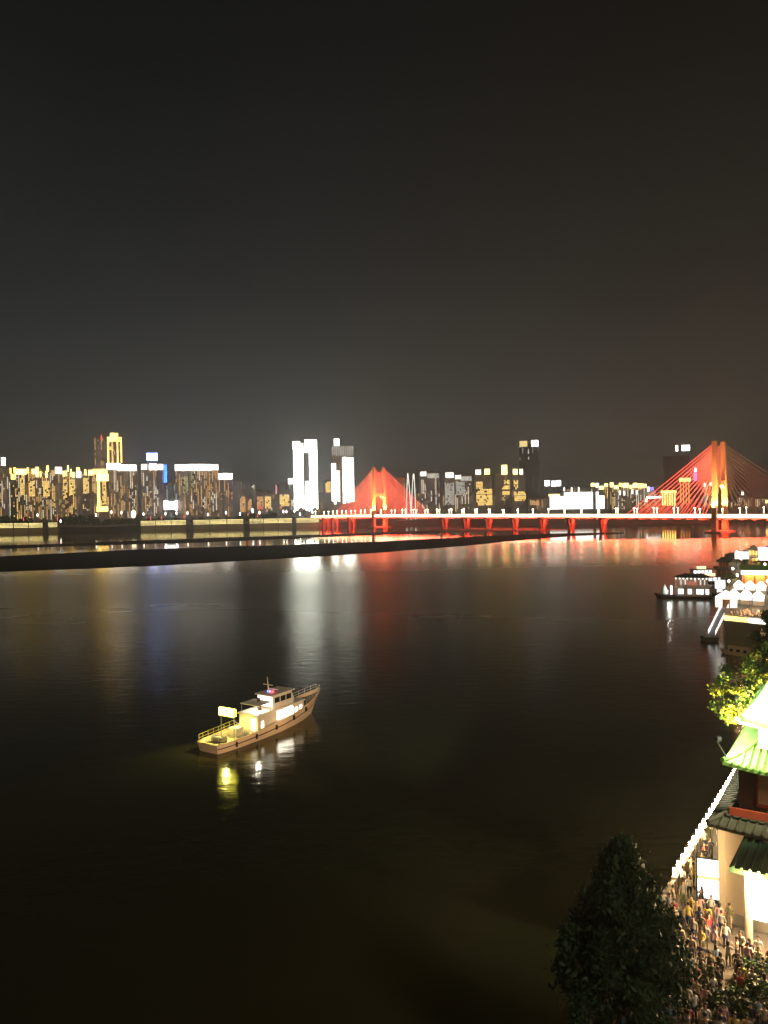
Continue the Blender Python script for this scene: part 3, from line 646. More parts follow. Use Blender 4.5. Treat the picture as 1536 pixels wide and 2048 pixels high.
# piers of the approach spans
for px_ in (1206, 1142, 1085, 1030, 977, 932, 889):
    # where the sight line crosses the bridge axis
    d = ray(px_, 1040); d = Vector((d.x, d.y)); a2 = Vector((ax.x, ax.y)); o2 = Vector((T1.x, T1.y))
    s_ = (d.x * o2.y - d.y * o2.x) / (d.y * a2.x - d.x * a2.y)
    piv = empty('pier', (s_, 0, 0)); piv.parent = bridge
    for sy in (-1, 1):
        m = MB(); z1 = deckz(s_) - 2.8
        vs = []
        for z, y, wx, wy in ((-2, sy * 3.6, 3.4, 3.2), (z1 * .5, sy * 5.0, 3.0, 3.0), (z1, sy * 7.6, 4.2, 3.8)):
            vs += [(-wx / 2, y - wy / 2, z), (wx / 2, y - wy / 2, z), (wx / 2, y + wy / 2, z), (-wx / 2, y + wy / 2, z)]
        m.add(vs, [(k_ * 4 + j, k_ * 4 + (j + 1) % 4, k_ * 4 + 4 + (j + 1) % 4, k_ * 4 + 4 + j) for k_ in range(2) for j in range(4)] + [(8, 9, 10, 11)])
        m.build('column', pbr('pier_paint', (.10, .055, .045), .7, .15, .3), piv)
for x in (-150, -122, -75):
    piv = empty('pier', (x, 0, 0)); piv.parent = bridge
    for sy in (-1, 1):
        m = MB(); m.bb(-2, 2, sy * 6 - 2, sy * 6 + 2, -2, deckz(x) - 2.7); m.build('column', MAT['pier_paint'], piv)
# red of the cables is their own emission; these street lamps are warm white
BR = Matrix.Rotation(math.atan2(ax.y, ax.x), 4, 'Z'); BR.translation = T1
def bw(x, y, z): return BR @ Vector((x, y, z))
LH = em('bridge_lamp', (1, .82, .50), 70); LSTREAK = em('bridge_lamp_streak', (1, .80, .48), 14)
def bridge_lamp(x, sy, h, label):
    t = thing('street_lamp', label, 'street lamp', bw(x, sy * 11.9, deckz(x)), math.atan2(ax.y, ax.x), 'street lamps on the bridge')
    MB().cyl((0, 0, 0), (0, 0, h), .16, .1, 6).build('pole', STEEL, t)
    m = MB(); m.box((0, -sy * .5, h + .2), (.6, 1.5, .5), taper=.7); m.build('lamp_head', LH, t)
    m = MB(); m.cyl((0, -sy * .38, 3.4), (0, -sy * .38, h - .8), .25, .25, 6); m.build('light_streak', LSTREAK, t)  # glowing tube imitates the lamp's drawn-out vertical streak
for sy in (-1, 1):
    sd_ = 'nearer' if sy < 0 else 'farther'; k1 = k2 = k3 = 0; x = -165 + (9 if sy > 0 else 0)
    xs_ = []
    while x < BL + 150: xs_.append(x); x += 26
    left = [v for v in xs_ if v < -6][::-1]; mid = [v for v in xs_ if 6 < v < BL - 6]; right = [v for v in xs_ if v > BL + 6]
    for lst, ph in ((left, 'leftward of the left pylon'), (mid, 'rightward from the left pylon'), (right, 'rightward of the right pylon')):
        for i, v in enumerate(lst): bridge_lamp(v, sy, 9.0 + rr.uniform(-.6, 1.4), '%s street lamp %s on the %s bridge railing' % (nth(i), ph, sd_))
# vehicles on the bridge
PAINTS = [pbr('car_paint_white', (.7, .7, .7), .3), pbr('car_paint_black', (.02, .02, .02), .25), pbr('car_paint_red', (.4, .03, .03), .3), pbr('car_paint_silver', (.4, .4, .42), .3)]
GLASS = pbr('dark_glass', (.02, .02, .025), .1, .1, 1)
RUB = pbr('tyre_rubber', (.02, .02, .02), .9)
HEAD = em('headlight', (1, .95, .85), 22); TAIL = em('taillight', (1, .05, .03), 8)
def vehicle(kind, paint, name):
    t = empty(name, (0, 0, 0)); bus = kind == 'bus'
    Ln, Wd = (11, 2.5) if bus else (4.5, 1.8)
    m = MB()
    if bus: m.prism([(-5.5, .5), (5.4, .5), (5.5, 1.2), (5.35, 3.1), (-5.45, 3.1)], -Wd / 2, Wd / 2)
    else: m.prism([(-2.25, .35), (2.2, .35), (2.25, .75), (1.2, .95), (.5, 1.42), (-1.2, 1.45), (-2.0, 1.0), (-2.25, .9)], -Wd / 2, Wd / 2)
    m.build('body', paint, t)
    m = MB()
    if bus:
        for sy in (-1, 1): m.bb(-5.2, 5.1, sy * Wd / 2 - .02, sy * Wd / 2 + .02, 1.5, 2.75)
        m.build('windows', em('bus_windows', (1, .95, .85), 2.5), t)
    else:
        for sy in (-1, 1): m.prism([(1.05, .98), (.45, 1.36), (-1.15, 1.38), (-1.8, 1.0)], sy * Wd / 2 - .02, sy * Wd / 2 + .02)
        m.build('windows', GLASS, t)
    for x in (Ln * .31, -Ln * .31):
        for sy in (-1, 1):
            m = MB(); m.cyl((x, sy * Wd / 2 - .12, .38), (x, sy * Wd / 2 + .06, .38), .38 if not bus else .48, None, 10); m.build('wheel', RUB, t)
    for sy in (-1, 1):
        m = MB(); m.box((Ln / 2 + .03, sy * Wd * .36, .75), (.12, .4, .25)); m.build('headlight', HEAD, t)
        m = MB(); m.box((-Ln / 2 - .03, sy * Wd * .36, .85), (.12, .35, .2)); m.build('taillight', TAIL, t)
    return t
protos = {}
lanes = [(-9, 1), (-5, 1), (5, -1), (9, -1)]
vn = 0
for x, ln, kind in [(12, 0, 'bus'), (178, 0, 'bus'), (186, 1, 'car'), (-60, 0, 'car'), (-38, 1, 'car'), (45, 0, 'car'), (70, 1, 'car'), (110, 0, 'car'), (150, 1, 'car'), (230, 0, 'car'), (262, 1, 'car'), (300, 0, 'car'), (338, 0, 'car'), (372, 1, 'car'), (410, 0, 'car'), (450, 0, 'car'), (485, 1, 'car'), (520, 0, 'car'), (560, 1, 'car'), (604, 0, 'car'), (640, 0, 'car'), (30, 2, 'car'), (95, 3, 'car'), (210, 2, 'car'), (320, 3, 'car'), (430, 2, 'car'), (540, 3, 'car')]:
    key = (kind, vn % 4)
    if key not in protos: protos[key] = o = vehicle(kind, PAINTS[vn % 4], 'city_bus' if kind == 'bus' else 'car')
    else: o = copy_tree(protos[key])
    o.location = bw(x, lanes[ln][0], deckz(x)); o.rotation_euler = (0, 0, math.atan2(ax.y, ax.x) + (0 if lanes[ln][1] > 0 else math.pi))
    if kind == 'bus': tag(o, 'lit city bus just right of the left pylon' if x < 100 else 'lit city bus midway between the two pylons', 'bus', 'buses on the bridge')
    else: tag(o, '%s car on the bridge, in the %s lane, %s' % (['white', 'black', 'red', 'silver'][key[1]], ['near-edge', 'second', 'third', 'far-edge'][ln], 'left of the left pylon' if x < 0 else 'close to the left pylon' if x < 120 else 'midway between the pylons' if x < 380 else 'approaching the right pylon' if x < BL else 'right of the right pylon'), 'car', 'cars on the bridge')
    vn += 1
#NEAR#
# ------------------------------------------------------------------ near bank
GZ = 8.0
edge = [(-140, -190), (-17.3, 0), (8.2, 38), (21.6, 58), (36.7, 80.5), (45, 93), (60, 125), (81, 166), (86.5, 174.5), (80.5, 182), (103, 235), (119, 270), (128, 287), (150, 340), (177, 400), (262, 500), (540, 625), (3500, 700)]
mb = MB(); n = len(edge)
vs = [(x, y, GZ) for x, y in edge] + [(x, y, -1.5) for x, y in edge]
mb.add(vs[:n] + [(3500, -190, GZ)], [tuple(range(n)) + (n,)], 0)
mb.add(vs, [(n + i, n + i + 1, i + 1, i)[::-1] for i in range(n - 1)], 1)
tag(mb.build('near_bank', [pbr('paving', (.12, .10, .08), .8, .25, .7, bump=.2), pbr('quay_stone', (.12, .11, .085), .85, .3, .25, bump=.3)]), kind='structure')

# paving slabs seen between the people
# balustrade with a lantern on each post
BALU = pbr('carved_stone', (.48, .42, .34), .7, .15, 2)
GLOBE = em('lantern_warm', (1, .74, .38), 110)
p0, p1 = Vector((9.6, 39.5, GZ)), Vector((36.9, 80.2, GZ)); d = p1 - p0; Ln = d.length; rz = math.atan2(d.y, d.x)
bal = thing('balustrade', 'stone balustrade with a row of glowing lanterns along the waterfront', 'balustrade', p0, rz)
k = int(Ln / 1.25)
for i in range(k + 1):
    x = Ln * i / k; y = -.35
    m = MB(); m.box((x, y, .5), (.26, .26, 1.0)); m.box((x, y, 1.04), (.34, .34, .1)); m.build('post', BALU, bal)
    if x > Ln * .36:
        m = MB(); m.lathe([(.02, 1.12), (.10, 1.2), (.135, 1.42), (.11, 1.66), (.03, 1.76)], (x, y, 0), 8); m.build('lantern', GLOBE, bal)
        m = MB(); m.lathe([(.02, 1.74), (.17, 1.76), (.05, 1.86), (.01, 1.95)], (x, y, 0), 8); m.build('lantern_cap', DARKST, bal)
    if i < k:
        x2 = Ln * (i + 1) / k
        m = MB(); m.bb(x + .13, x2 - .13, y - .07, y + .07, .12, .62); m.bb(x + .13, x2 - .13, y - .1, y + .1, .78, .92); m.build('panel', BALU, bal)

# ------------------------------------------------------------------ Chinese roofs
TILE = pbr('glazed_green_tile', (.16, .30, .07), .35, .25, 1.5)
TILED = pbr('dark_green_tile', (.035, .07, .035), .45, .3, 1.5)
TILEB = pbr('grey_brown_tile', (.085, .075, .05), .6, .4, 1.2)  # darker grey-brown for the lowest pavilion roof
TILEG = pbr('dark_grey_tile', (.05, .05, .048), .6, .3, 1.5)
TIMB = pbr('dark_timber', (.14, .07, .045), .6, .25, 2)
REDW = pbr('red_lacquer', (.42, .07, .035), .4, .15, 2)
PLAS = pbr('beige_plaster', (.46, .38, .28), .8, .08, .6)
def roof_fn(w, d, z0, z1, ru, up, curve=1.5):
    """side i in 0..3, u in [-1,1] along the eave, v 0 eave .. 1 top; ru = half length of the top ridge"""
    def P(side, u, v):
        z = z0 + (z1 - z0) * v ** curve + up * (abs(u) ** 5) * (1 - v) ** 2.0
        ex, ey = (w / 2), (d / 2); tx, ty = ru, .15
        hx_, hy_ = ex + (tx - ex) * v, ey + (ty - ey) * v
        return {0: (u * hx_, -hy_, z), 1: (hx_, u * hy_, z), 2: (-u * hx_, hy_, z), 3: (-hx_, -u * hy_, z)}[side]
    return P
def chinese_roof(parent, w, d, z0, z1, ru, up, mat, zoff=0, spacing=.5, cap_mat=None, sides=(0, 1, 2, 3), ridges=True, vtop=1.0):
    P = roof_fn(w, d, z0, z1, ru, up); m = MB(); nu, nv = 16, 8
    for sd in range(4):
        vs = [P(sd, -1 + 2 * i / nu, vtop * j / nv) for j in range(nv + 1) for i in range(nu + 1)]
        m.add(vs, [(j * (nu + 1) + i, j * (nu + 1) + i + 1, (j + 1) * (nu + 1) + i + 1, (j + 1) * (nu + 1) + i) for j in range(nv) for i in range(nu)], 0, True)
        # soffit and fascia
        vs = []
        for i in range(nu + 1):
            p = Vector(P(sd, -1 + 2 * i / nu, 0)); vs += [p, p - Vector((0, 0, .22)), Vector((p.x * .72, p.y * .72, p.z - .1))]
        m.add(vs, [(3 * i, 3 * i + 1, 3 * i + 4, 3 * i + 3) for i in range(nu)] + [(3 * i + 1, 3 * i + 2, 3 * i + 5, 3 * i + 4) for i in range(nu)], 0)
    roof = m.build('roof', mat, parent)
    for sd in (0, 1, 2, 3):
        pts = [Vector(P(sd, 1, vtop * t / 7)) + Vector((0, 0, .1)) for t in range(8)]
        MB().tube(pts, .16, 6).build('hip_ridge', mat, roof)
    if vtop >= 1:
        a = Vector(P(0, -1, 1)); c = Vector(P(0, 1, 1)); m = MB(); m.tube([a + Vector((-.2, 0, .15)), c + Vector((.2, 0, .15))], .22, 6); m.build('top_ridge', mat, roof)
    if ridges:
        for sd in sides:
            ln = w if sd in (0, 2) else d; nn = int(ln / spacing)
            for i in range(nn):
                u = -1 + 2 * (i + .5) / nn; m = MB()
                # rows run straight up the slope until they meet the hip
                x0 = u * ln / 2; pts = []
                for j in range(7):
                    v = vtop * j / 6; P_ = roof_fn
                    top = (ru if sd in (0, 2) else .15); half = ln / 2 + (top - ln / 2) * v
                    if abs(x0) > half: break
                    pts.append(Vector(P(sd, x0 / half, v)) + Vector((0, 0, .05)))
                if len(pts) < 2: continue
                m.tube(pts, .085, 5); m.ball(pts[0], .12, 0, 6); m.build('tile_row', mat, roof)
    return roof

# three-tiered pavilion at the right edge
th = R(33); A = Vector((22.0, 51.0)); u2 = Vector((math.cos(th), -math.sin(th))); v2 = Vector((math.sin(th), math.cos(th)))
PW, PD = 22.0, 13.0; pc = A + u2 * PW / 2 + v2 * PD / 2
pav = thing('tiered_pavilion', 'floodlit three-tiered pavilion with green tiled roofs at the right edge', 'pavilion', (pc.x, pc.y, GZ), -th)
x0, y0 = -PW / 2, -PD / 2
m = MB(); m.bb(x0, -x0, y0, -y0, 0, 6.6); m.build('ground_storey_wall', PLAS, pav)
m = MB(); m.bb(x0 - .12, x0 + .25, y0 - .12, y0 + .25, 0, 6.5); m.build('corner_pilaster', PLAS, pav)
m = MB(); m.bb(x0 - .1, -x0 + .1, y0 - .1, -y0 + .1, 0, .7); m.build('plinth', CONC, pav)
chinese_roof(pav, PW + 1.3, PD + 2.0, 6.5, 7.6, PW / 2 - 2.2, .25, TILEB, spacing=.5, sides=(0, 3), vtop=.62)
w2, d2 = PW - 2.0, PD - 2.2
m = MB(); m.bb(-w2 / 2, w2 / 2, -d2 / 2, d2 / 2, 6.6, 10.6); m.build('middle_storey_wall', TIMB, pav)
for i in range(7):
    xx = -w2 / 2 + 1.2 + i * 2.8
    m = MB(); m.bb(xx, xx + 1.9, -d2 / 2 - .08, -d2 / 2 - .01, 7.9, 10.0); wnd = m.build('window', pbr('paper_screen', (.62, .36, .20), .7, .1), pav)
    m = MB(); m.bb(xx - .1, xx, -d2 / 2 - .14, -d2 / 2 - .01, 7.7, 10.1); m.bb(xx + 1.9, xx + 2.0, -d2 / 2 - .14, -d2 / 2 - .01, 7.7, 10.1); m.bb(xx, xx + 1.9, -d2 / 2 - .14, -d2 / 2 - .01, 10.0, 10.1); m.bb(xx, xx + 1.9, -d2 / 2 - .14, -d2 / 2 - .01, 7.7, 7.9); m.build('frame', REDW, wnd)
m = MB(); m.bb(-w2 / 2 - .5, w2 / 2 + .5, -d2 / 2 - .6, -d2 / 2 - .45, 7.0, 7.5); m.build('gallery_rail', REDW, pav)
chinese_roof(pav, w2 + 1.6, d2 + 2.4, 10.3, 12.4, w2 / 2 - 2.2, .4, TILE, spacing=.42, sides=(0, 3), vtop=.7)
w3, d3 = PW - 4.2, PD - 4.6
m = MB(); m.bb(-w3 / 2, w3 / 2, -d3 / 2, d3 / 2, 11.2, 13.6); m.build('upper_storey_wall', pbr('pale_lattice', (.6, .52, .35), .7, .2, 3), pav)
chinese_roof(pav, w3 + 2.2, d3 + 2.4, 12.9, 15.9, PW / 2 - 2.9, .35, TILE, spacing=.42, sides=(0, 3))
for sx in (-1, 1):
    m = MB(); m.prism([(0, 0), (.9, .1), (1.1, .8), (.7, 1.3), (.35, .9), (.1, .8)], -.15, .15); o = m.build('ridge_finial', TILE, pav); o.location = (sx * (PW / 2 - 2.9), 0, 15.9); o.scale = (-sx, 1, 1)
# porch with lit columns
py0 = y0 - 3.2
m = MB()
P = [(-9.4, y0 + .05, 6.35), (-1.0, y0 + .05, 6.35), (-.4, py0 - .5, 5.35), (-9.9, py0 - .5, 5.35)]
P2 = [(a_, b_, c_ - .3) for a_, b_, c_ in P]
m.add(P + P2, [(0, 3, 2, 1), (4, 5, 6, 7), (0, 4, 7, 3), (3, 7, 6, 2), (2, 6, 5, 1)]); pr_ = m.build('porch_roof', TILED, pav)
for i in range(20):
    t_ = (i + .5) / 20; a_ = Vector(P[0]).lerp(Vector(P[1]), t_); c_ = Vector(P[3]).lerp(Vector(P[2]), t_)
    MB().cyl(a_ + Vector((0, 0, .05)), c_ + Vector((0, 0, .05)), .08, .09, 5).build('tile_row', TILED, pr_)
for i in range(4):
    xx = -8.9 + i * 2.3
    MB().cyl((xx, py0, 0), (xx, py0, 5.1), .24, .22, 12).build('porch_column', BALU, pav)
    m = MB(); m.box((xx, py0, .15), (.7, .7, .3)); m.build('column_base', BALU, pav)
    m = MB(); m.bb(xx - .35, xx + .65, y0 - .12, y0 - .03, .7, 4.6); m.build('lit_doorway', em('doorway_light', (1, .86, .62), 9), pav)
lamp('porch_lamp', 'POINT', 3200, (1, .68, .33), pav, (-8.6, py0 - .9, 4.6), None, .25)
lamp('porch_lamp', 'POINT', 3200, (1, .68, .33), pav, (-6.0, py0 - .9, 4.6), None, .25)
def floodlight(label, loc, tgt, energy, col, spot=80):
    t = thing('floodlight', label, 'floodlight', loc); dv = (Vector(tgt) - Vector(loc)); dv.normalize()
    MB().cyl((0, 0, -.25), (0, 0, .1), .06, .05, 6).build('bracket', DARKST, t)
    MB().cyl(-dv * .12, dv * .2, .12, .2, 10).build('housing', DARKST, t)
    MB().cyl(dv * .2, dv * .21, .17, .17, 10).build('lens', em('flood_lens', (1, .97, .85), 20), t)
    lamp('flood_beam', 'SPOT', energy, col, t, dv * .3, dv * 5, .12, spot, .7); return t
def pl(x, y, z):                                # pavilion local -> world
    q = Matrix.Rotation(-th, 4, 'Z') @ Vector((x, y, 0)); return Vector((pc.x + q.x, pc.y + q.y, GZ + z))
# tall lamp standard out of view, added to throw light on the roofs
def mast(label, x, y, h, heads):
    t = thing('lamp_standard', label, 'lamp', (x, y, GZ))
    MB().cyl((0, 0, 0), (0, 0, h), .1, .07, 8).build('pole', DARKST, t)
    for (tgt, en, col, sp_) in heads:
        dv = (Vector(tgt) - Vector((x, y, GZ + h))).normalized()
        MB().cyl(Vector((0, 0, h)) - dv * .15, Vector((0, 0, h)) + dv * .3, .14, .24, 10).build('lamp_housing', DARKST, t)
        lamp('lamp_beam', 'SPOT', en, col, t, Vector((0, 0, h)) + dv * .4, Vector((0, 0, h)) + dv * 9, .2, sp_, .8)
    return t
mast('added tall lamp standard, out of view, lighting the tiered pavilion roofs', 26.6, 45.0, 16.5, [((24.6, 51.2, 19.3), 10000, (.95, 1, .66), 70), ((26.0, 52.5, 23.0), 90000, (.97, 1, .88), 50)])
def arm_flood(label, a_, b_, tgt, en, col, spot):  # bracket floods added to brighten the left-hand roof slopes
    t = floodlight(label, b_, tgt, en, col, spot); MB().tube([Vector(a_) - Vector(b_), Vector((0, 0, -.2))], .04, 6).build('bracket_arm', DARKST, t)
arm_flood('added floodlight on a bracket arm, lighting the middle roof corner of the pavilion', pl(-w2 / 2 - .5, -d2 / 2 - .8, 10.7), pl(-w2 / 2 - 1.0, -d2 / 2 - 1.7, 12.3), pl(-w2 / 2 + 1.0, -d2 / 2 + 2.6, 11.4), 9000, (.97, 1, .80), 130)
arm_flood('added floodlight on a bracket arm, lighting the top roof corner of the pavilion', pl(-w3 / 2 - .8, -d3 / 2 - .8, 13.2), pl(-w3 / 2 - 1.2, -d3 / 2 - 1.7, 14.9), pl(-w3 / 2 + 1.0, -d3 / 2 + 2.4, 14.4), 9000, (.97, 1, .86), 130)
mast('added slim lamp standard lighting the boat from just behind the dark waterside tree', 16.6, 50.6, 4.0, [((-22, 118, 2.6), 120000, (1, .70, .38), 14), ((-14, 130, 3.4), 140000, (1, .70, .38), 14)])  # added mast, its two beams put in to light the boat hull

# lit notice board beside the wall
q = Vector((22.1, 53.2, GZ)); nb = thing('lightbox_sign', 'glowing white lightbox with a yellow stripe beside the pavilion wall', 'sign', q, -.35); nb.scale = (.82, .9, .86)
m = MB(); m.bb(-.85, .85, -.1, .1, .45, 1.95); m.build('lower_panel', em('lightbox_white', (1, .97, .95), 4.5), nb)
m = MB(); m.bb(-.85, .85, -.1, .1, 2.25, 3.5); m.build('upper_panel', MAT['lightbox_white'], nb)
m = MB(); m.bb(-.85, .85, -.1, .1, 1.97, 2.23); m.build('stripe', em('lightbox_yellow', (1, .80, .25), 1.6), nb)
m = MB(); m.bb(-1.0, 1.0, .11, .25, 0, 3.6); m.bb(-1.0, -.87, -.1, .11, 0, 3.6); m.bb(.87, 1.0, -.1, .11, 0, 3.6); m.build('frame', DARKST, nb)

# ------------------------------------------------------------------ people
SKIN = pbr('skin', (.50, .31, .21), .6, .08); HAIR = pbr('hair', (.02, .015, .012), .5, .2, 8)
CLOTH = [pbr('cloth_%s' % nm_, c_, .8, .1, 3) for nm_, c_ in dict(white=(.62, .60, .56), black=(.03, .03, .032), red=(.40, .05, .05), navy=(.04, .05, .14), grey=(.22, .22, .22), beige=(.46, .36, .24), olive=(.14, .15, .07), pink=(.55, .30, .32), yellow=(.55, .40, .10), sky=(.25, .36, .48)).items()]
CN = ['white', 'black', 'red', 'navy', 'grey', 'beige', 'olive', 'pink', 'yellow', 'pale blue']
def person_mesh(pose, seed):
    rr = random.Random(seed)
    V = []; E = []; RD = []
    def v(x, y, z, r, par=None):
        V.append((x, y, z)); RD.append(r)
        if par is not None: E.append((par, len(V) - 1))
        return len(V) - 1
    pel = v(0, 0, .93, (.15, .11)); sp_ = v(0, .005, 1.10, (.13, .10), pel); ch = v(0, .01, 1.29, (.165, .11), sp_); nk = v(0, .005, 1.45, (.06, .06), ch)
    hd0 = v(0, -.01, 1.54, (.075, .085), nk); hd = v(0, -.015, 1.62, (.082, .098), hd0); v(0, -.01, 1.69, (.06, .07), hd)
    st = {'stand': 0, 'walk': .16, 'phone': 0, 'lean': 0}[pose]
    for s in (-1, 1):
        hip = v(s * .10, 0, .88, (.095, .10), pel); kn = v(s * .105, -st * s * .6 - .01, .49, (.062, .065), hip); an = v(s * .11, st * s * .9 * -1 + .02, .09, (.043, .045), kn); v(s * .125, st * s * -.9 - .13, .035, (.04, .035), an)
        sh = v(s * .185, .01, 1.38, (.06, .06), ch)
        if pose == 'phone' and s == 1:
            el = v(s * .25, -.05, 1.14, (.043, .043), sh); wr = v(s * .14, -.27, 1.34, (.03, .03), el); v(s * .11, -.33, 1.42, (.035, .028), wr)
        elif pose == 'lean':
            el = v(s * .27, -.10, 1.15, (.043, .043), sh); wr = v(s * .2, -.33, 1.1, (.03, .03), el); v(s * .17, -.40, 1.1, (.035, .028), wr)
        else:
            sw = -st * s * .9
            el = v(s * .245, .03 - sw * .4, 1.10, (.043, .043), sh); wr = v(s * .255, -.05 - sw, .88, (.03, .03), el); v(s * .25, -.08 - sw * 1.1, .79, (.036, .026), wr)
    me = bpy.data.meshes.new('person_skeleton'); me.from_pydata(V, E, []); ob = bpy.data.objects.new('person_tmp', me); COL.objects.link(ob)
    md = ob.modifiers.new('skin', 'SKIN'); me.skin_vertices  # layer made by the modifier below
    if not me.skin_vertices: 
        import bmesh
        bmh = bmesh.new(); bmh.from_mesh(me); bmh.verts.layers.skin.verify(); bmh.to_mesh(me); bmh.free()
    for i, r in enumerate(RD): me.skin_vertices[0].data[i].radius = r
    me.skin_vertices[0].data[0].use_root = True
    sd = ob.modifiers.new('sub', 'SUBSURF'); sd.levels = 1; sd.render_levels = 1
    bpy.context.view_layer.update()
    ev = ob.evaluated_get(bpy.context.evaluated_depsgraph_get()); out = bpy.data.meshes.new_from_object(ev)
    bpy.data.objects.remove(ob); return out
def dress(base, top, bot):
    me = base.copy(); me.materials.clear()
    for m_ in (SKIN, CLOTH[top], CLOTH[bot], CLOTH[1]): me.materials.append(m_)
    for p in me.polygons:
        c = p.center; z = c.z; rad = math.hypot(c.x, c.y)
        if z > 1.44: mi = 0
        elif z < .07: mi = 3
        elif abs(c.x) > .215 and z < 1.16 and z > .7: mi = 0
        elif z > .93 and not (c.y < -.2 and rad > .22): mi = 1
        elif z > .93: mi = 0
        else: mi = 2
        p.material_index = mi; p.use_smooth = True
    return me
hm = MB(); vs = []
hairm = MB().lathe([(.001, .115), (.05, .105), (.085, .06), (.096, .0), (.088, -.05)], (0, .012, 1.645), 10).mesh('hair', HAIR)
longm = MB().lathe([(.001, .115), (.05, .105), (.088, .06), (.100, .0), (.098, -.10), (.085, -.22)], (0, .035, 1.645), 10).mesh('hair_long', HAIR)
bases = {p_: person_mesh(p_, 3) for p_ in ('stand', 'walk', 'phone', 'lean')}
variants = {}
def put_person(x, y, z, rz, label, group, s=1.0, rr=random):
    pose = rr.choice(['stand', 'stand', 'walk', 'walk', 'phone', 'lean']); top = rr.choice([0, 0, 0, 1, 1, 2, 3, 4, 5, 5, 6, 7, 8, 9]); bot = rr.choice([1, 1, 3, 3, 4, 5, 6])
    key = (pose, top, bot)
    if key not in variants: variants[key] = dress(bases[pose], top, bot)
    o = link('person', variants[key], None, (x, y, z)); o.rotation_euler = (0, 0, rz); o.scale = (s, s, s)
    lb = '%s%s top and %s trousers, %s, %s' % ('person in ', CN[top], CN[bot], {'stand': 'standing', 'walk': 'walking', 'phone': 'holding up a phone', 'lean': 'leaning forward'}[pose], label)
    tag(o, lb, 'person', group); h = link('hair', longm if rr.random() < .45 else hairm, o); return o
rr = random.Random(21); placed = []
def try_person(x, y, mind, z, rz, label, group):
    if any((x - a) ** 2 + (y - c_) ** 2 < mind * mind for a, c_ in placed): return False
    placed.append((x, y)); put_person(x, y, z, rz, label, group, rr.uniform(.92, 1.06), rr); return True
nrm = Vector((-d.y, d.x, 0)).normalized()           # towards the water
def insidepav(x, y):
    q = Matrix.Rotation(th, 4, 'Z') @ Vector((x - pc.x, y - pc.y, 0))
    return q.x > x0 - .5 and q.y > y0 - .5 or (q.x > -10.2 and q.y > py0 - .6)
cnt = 0
for it in range(9000):
    if cnt >= 190: break
    t_ = rr.uniform(.0, .50); off = rr.uniform(.7, 9.5) ** 1.0; p = p0 + d * t_ - nrm * off
    if insidepav(p.x, p.y) or (p.x - 22.1) ** 2 + (p.y - 53.2) ** 2 < 1.2 or p.x / p.y > .54 or (p.x - 12.3) ** 2 + (p.y - 40.6) ** 2 < 1: continue
    if try_person(p.x, p.y, .5, GZ, rr.choice([rz + 1.57, rz - 1.57, rr.uniform(0, 6.28)]), 'in the promenade crowd', 'crowd on the promenade'): cnt += 1
cnt = 0
for it in range(1200):
    if cnt >= 34: break
    t_ = rr.uniform(.5, .985); off = rr.uniform(.55, 2.6); p = p0 + d * t_ - nrm * off
    if insidepav(p.x, p.y): continue
    if try_person(p.x, p.y, .6, GZ, rz + 1.57 + rr.uniform(-.5, .5) + (math.pi if rr.random() < .6 else 0), 'by the lantern balustrade', 'visitors along the lantern balustrade'): cnt += 1

# ------------------------------------------------------------------ near trees and shrubs
tm = tree_meshes('waterside_tree', 5, 9.5, 4.3, 4.9, 5.0, 170, 34000, .16, [LEAF_D, LEAF_D, LEAF_M], 'cone', .28, .9)
put_tree('waterside_tree', 'large dark green tree at the bottom, left of the crowd', tm, (12.3, 40.6, GZ), .4)
tm2 = tree_meshes('shade_tree', 8, 11, 4.6, 6.6, 4.2, 90, 14000, .2, [LEAF_M, LEAF_Y, LEAF_D], 'round', .3, .5)
for (x, y, s, lb) in [(40.4, 83.6, 1.0, 'yellow-lit leafy tree overhanging the water left of the pavilion'), (50.5, 99, .95, 'dim olive tree behind the yellow-lit one'), (61.5, 117, 1.05, 'tree with orange lanterns in front of the lit quay terrace'), (48.5, 89, 1.0, 'leafy tree just behind the pavilion roof at the right edge'), (69, 131, 1.0, 'leafy tree at the right edge below the quay terrace')]:
    put_tree('shade_tree', lb, tm2, (x, y, GZ), x, s, 'trees behind the pavilion')
mast('lamp standard uplighting the yellow-lit tree', 36.4, 77.6, 3.0, [((39.4, 83.4, 15), 70000, (1, .80, .18), 100)])
mast('lamp standard among the trees at the right edge', 47.0, 92.5, 1.0, [((50.5, 98, 16), 12000, (.95, .82, .26), 100)])
sh = tree_meshes('shrub', 31, 1.4, 1.0, .75, .7, 30, 2200, .10, [LEAF_D, LEAF_M], 'round', .05)
for (x, y, s, lb) in [(18.3, 40.9, 1.2, 'shrub at the bottom edge left of the crowd gap'), (20.3, 41.6, 1.3, 'broad shrub in the bottom right corner'), (17.6, 43.6, .9, 'small shrub between people at the bottom'), (21.0, 44.2, 1.1, 'rounded shrub at the right edge among people')]:
    t = thing('shrub', lb, 'shrub', (x, y, GZ), x, 'shrubs on the promenade'); t.scale = (s, s, s); link('stems', sh[0], t); link('leaves', sh[1], t)
m = thing('lantern_string', 'short string of orange lanterns on the waterside tree', 'lantern', (58.6, 118.5, GZ), .5)
for i in range(4):
    MB().ball((i * .55, -i * .1, 3.2 - i * .35), .28, 0, 8, 1.2).build('lantern', em('lantern_orange', (1, .55, .15), 6), m)
MB().tube([(i * .55, -i * .1, 3.6 - i * .35) for i in range(4)], .03, 4).build('cord', DARKST, m)
MB().cyl((-.1, 0, 0), (-.1, 0, 3.7), .06, .05, 6).build('post', DARKST, m)

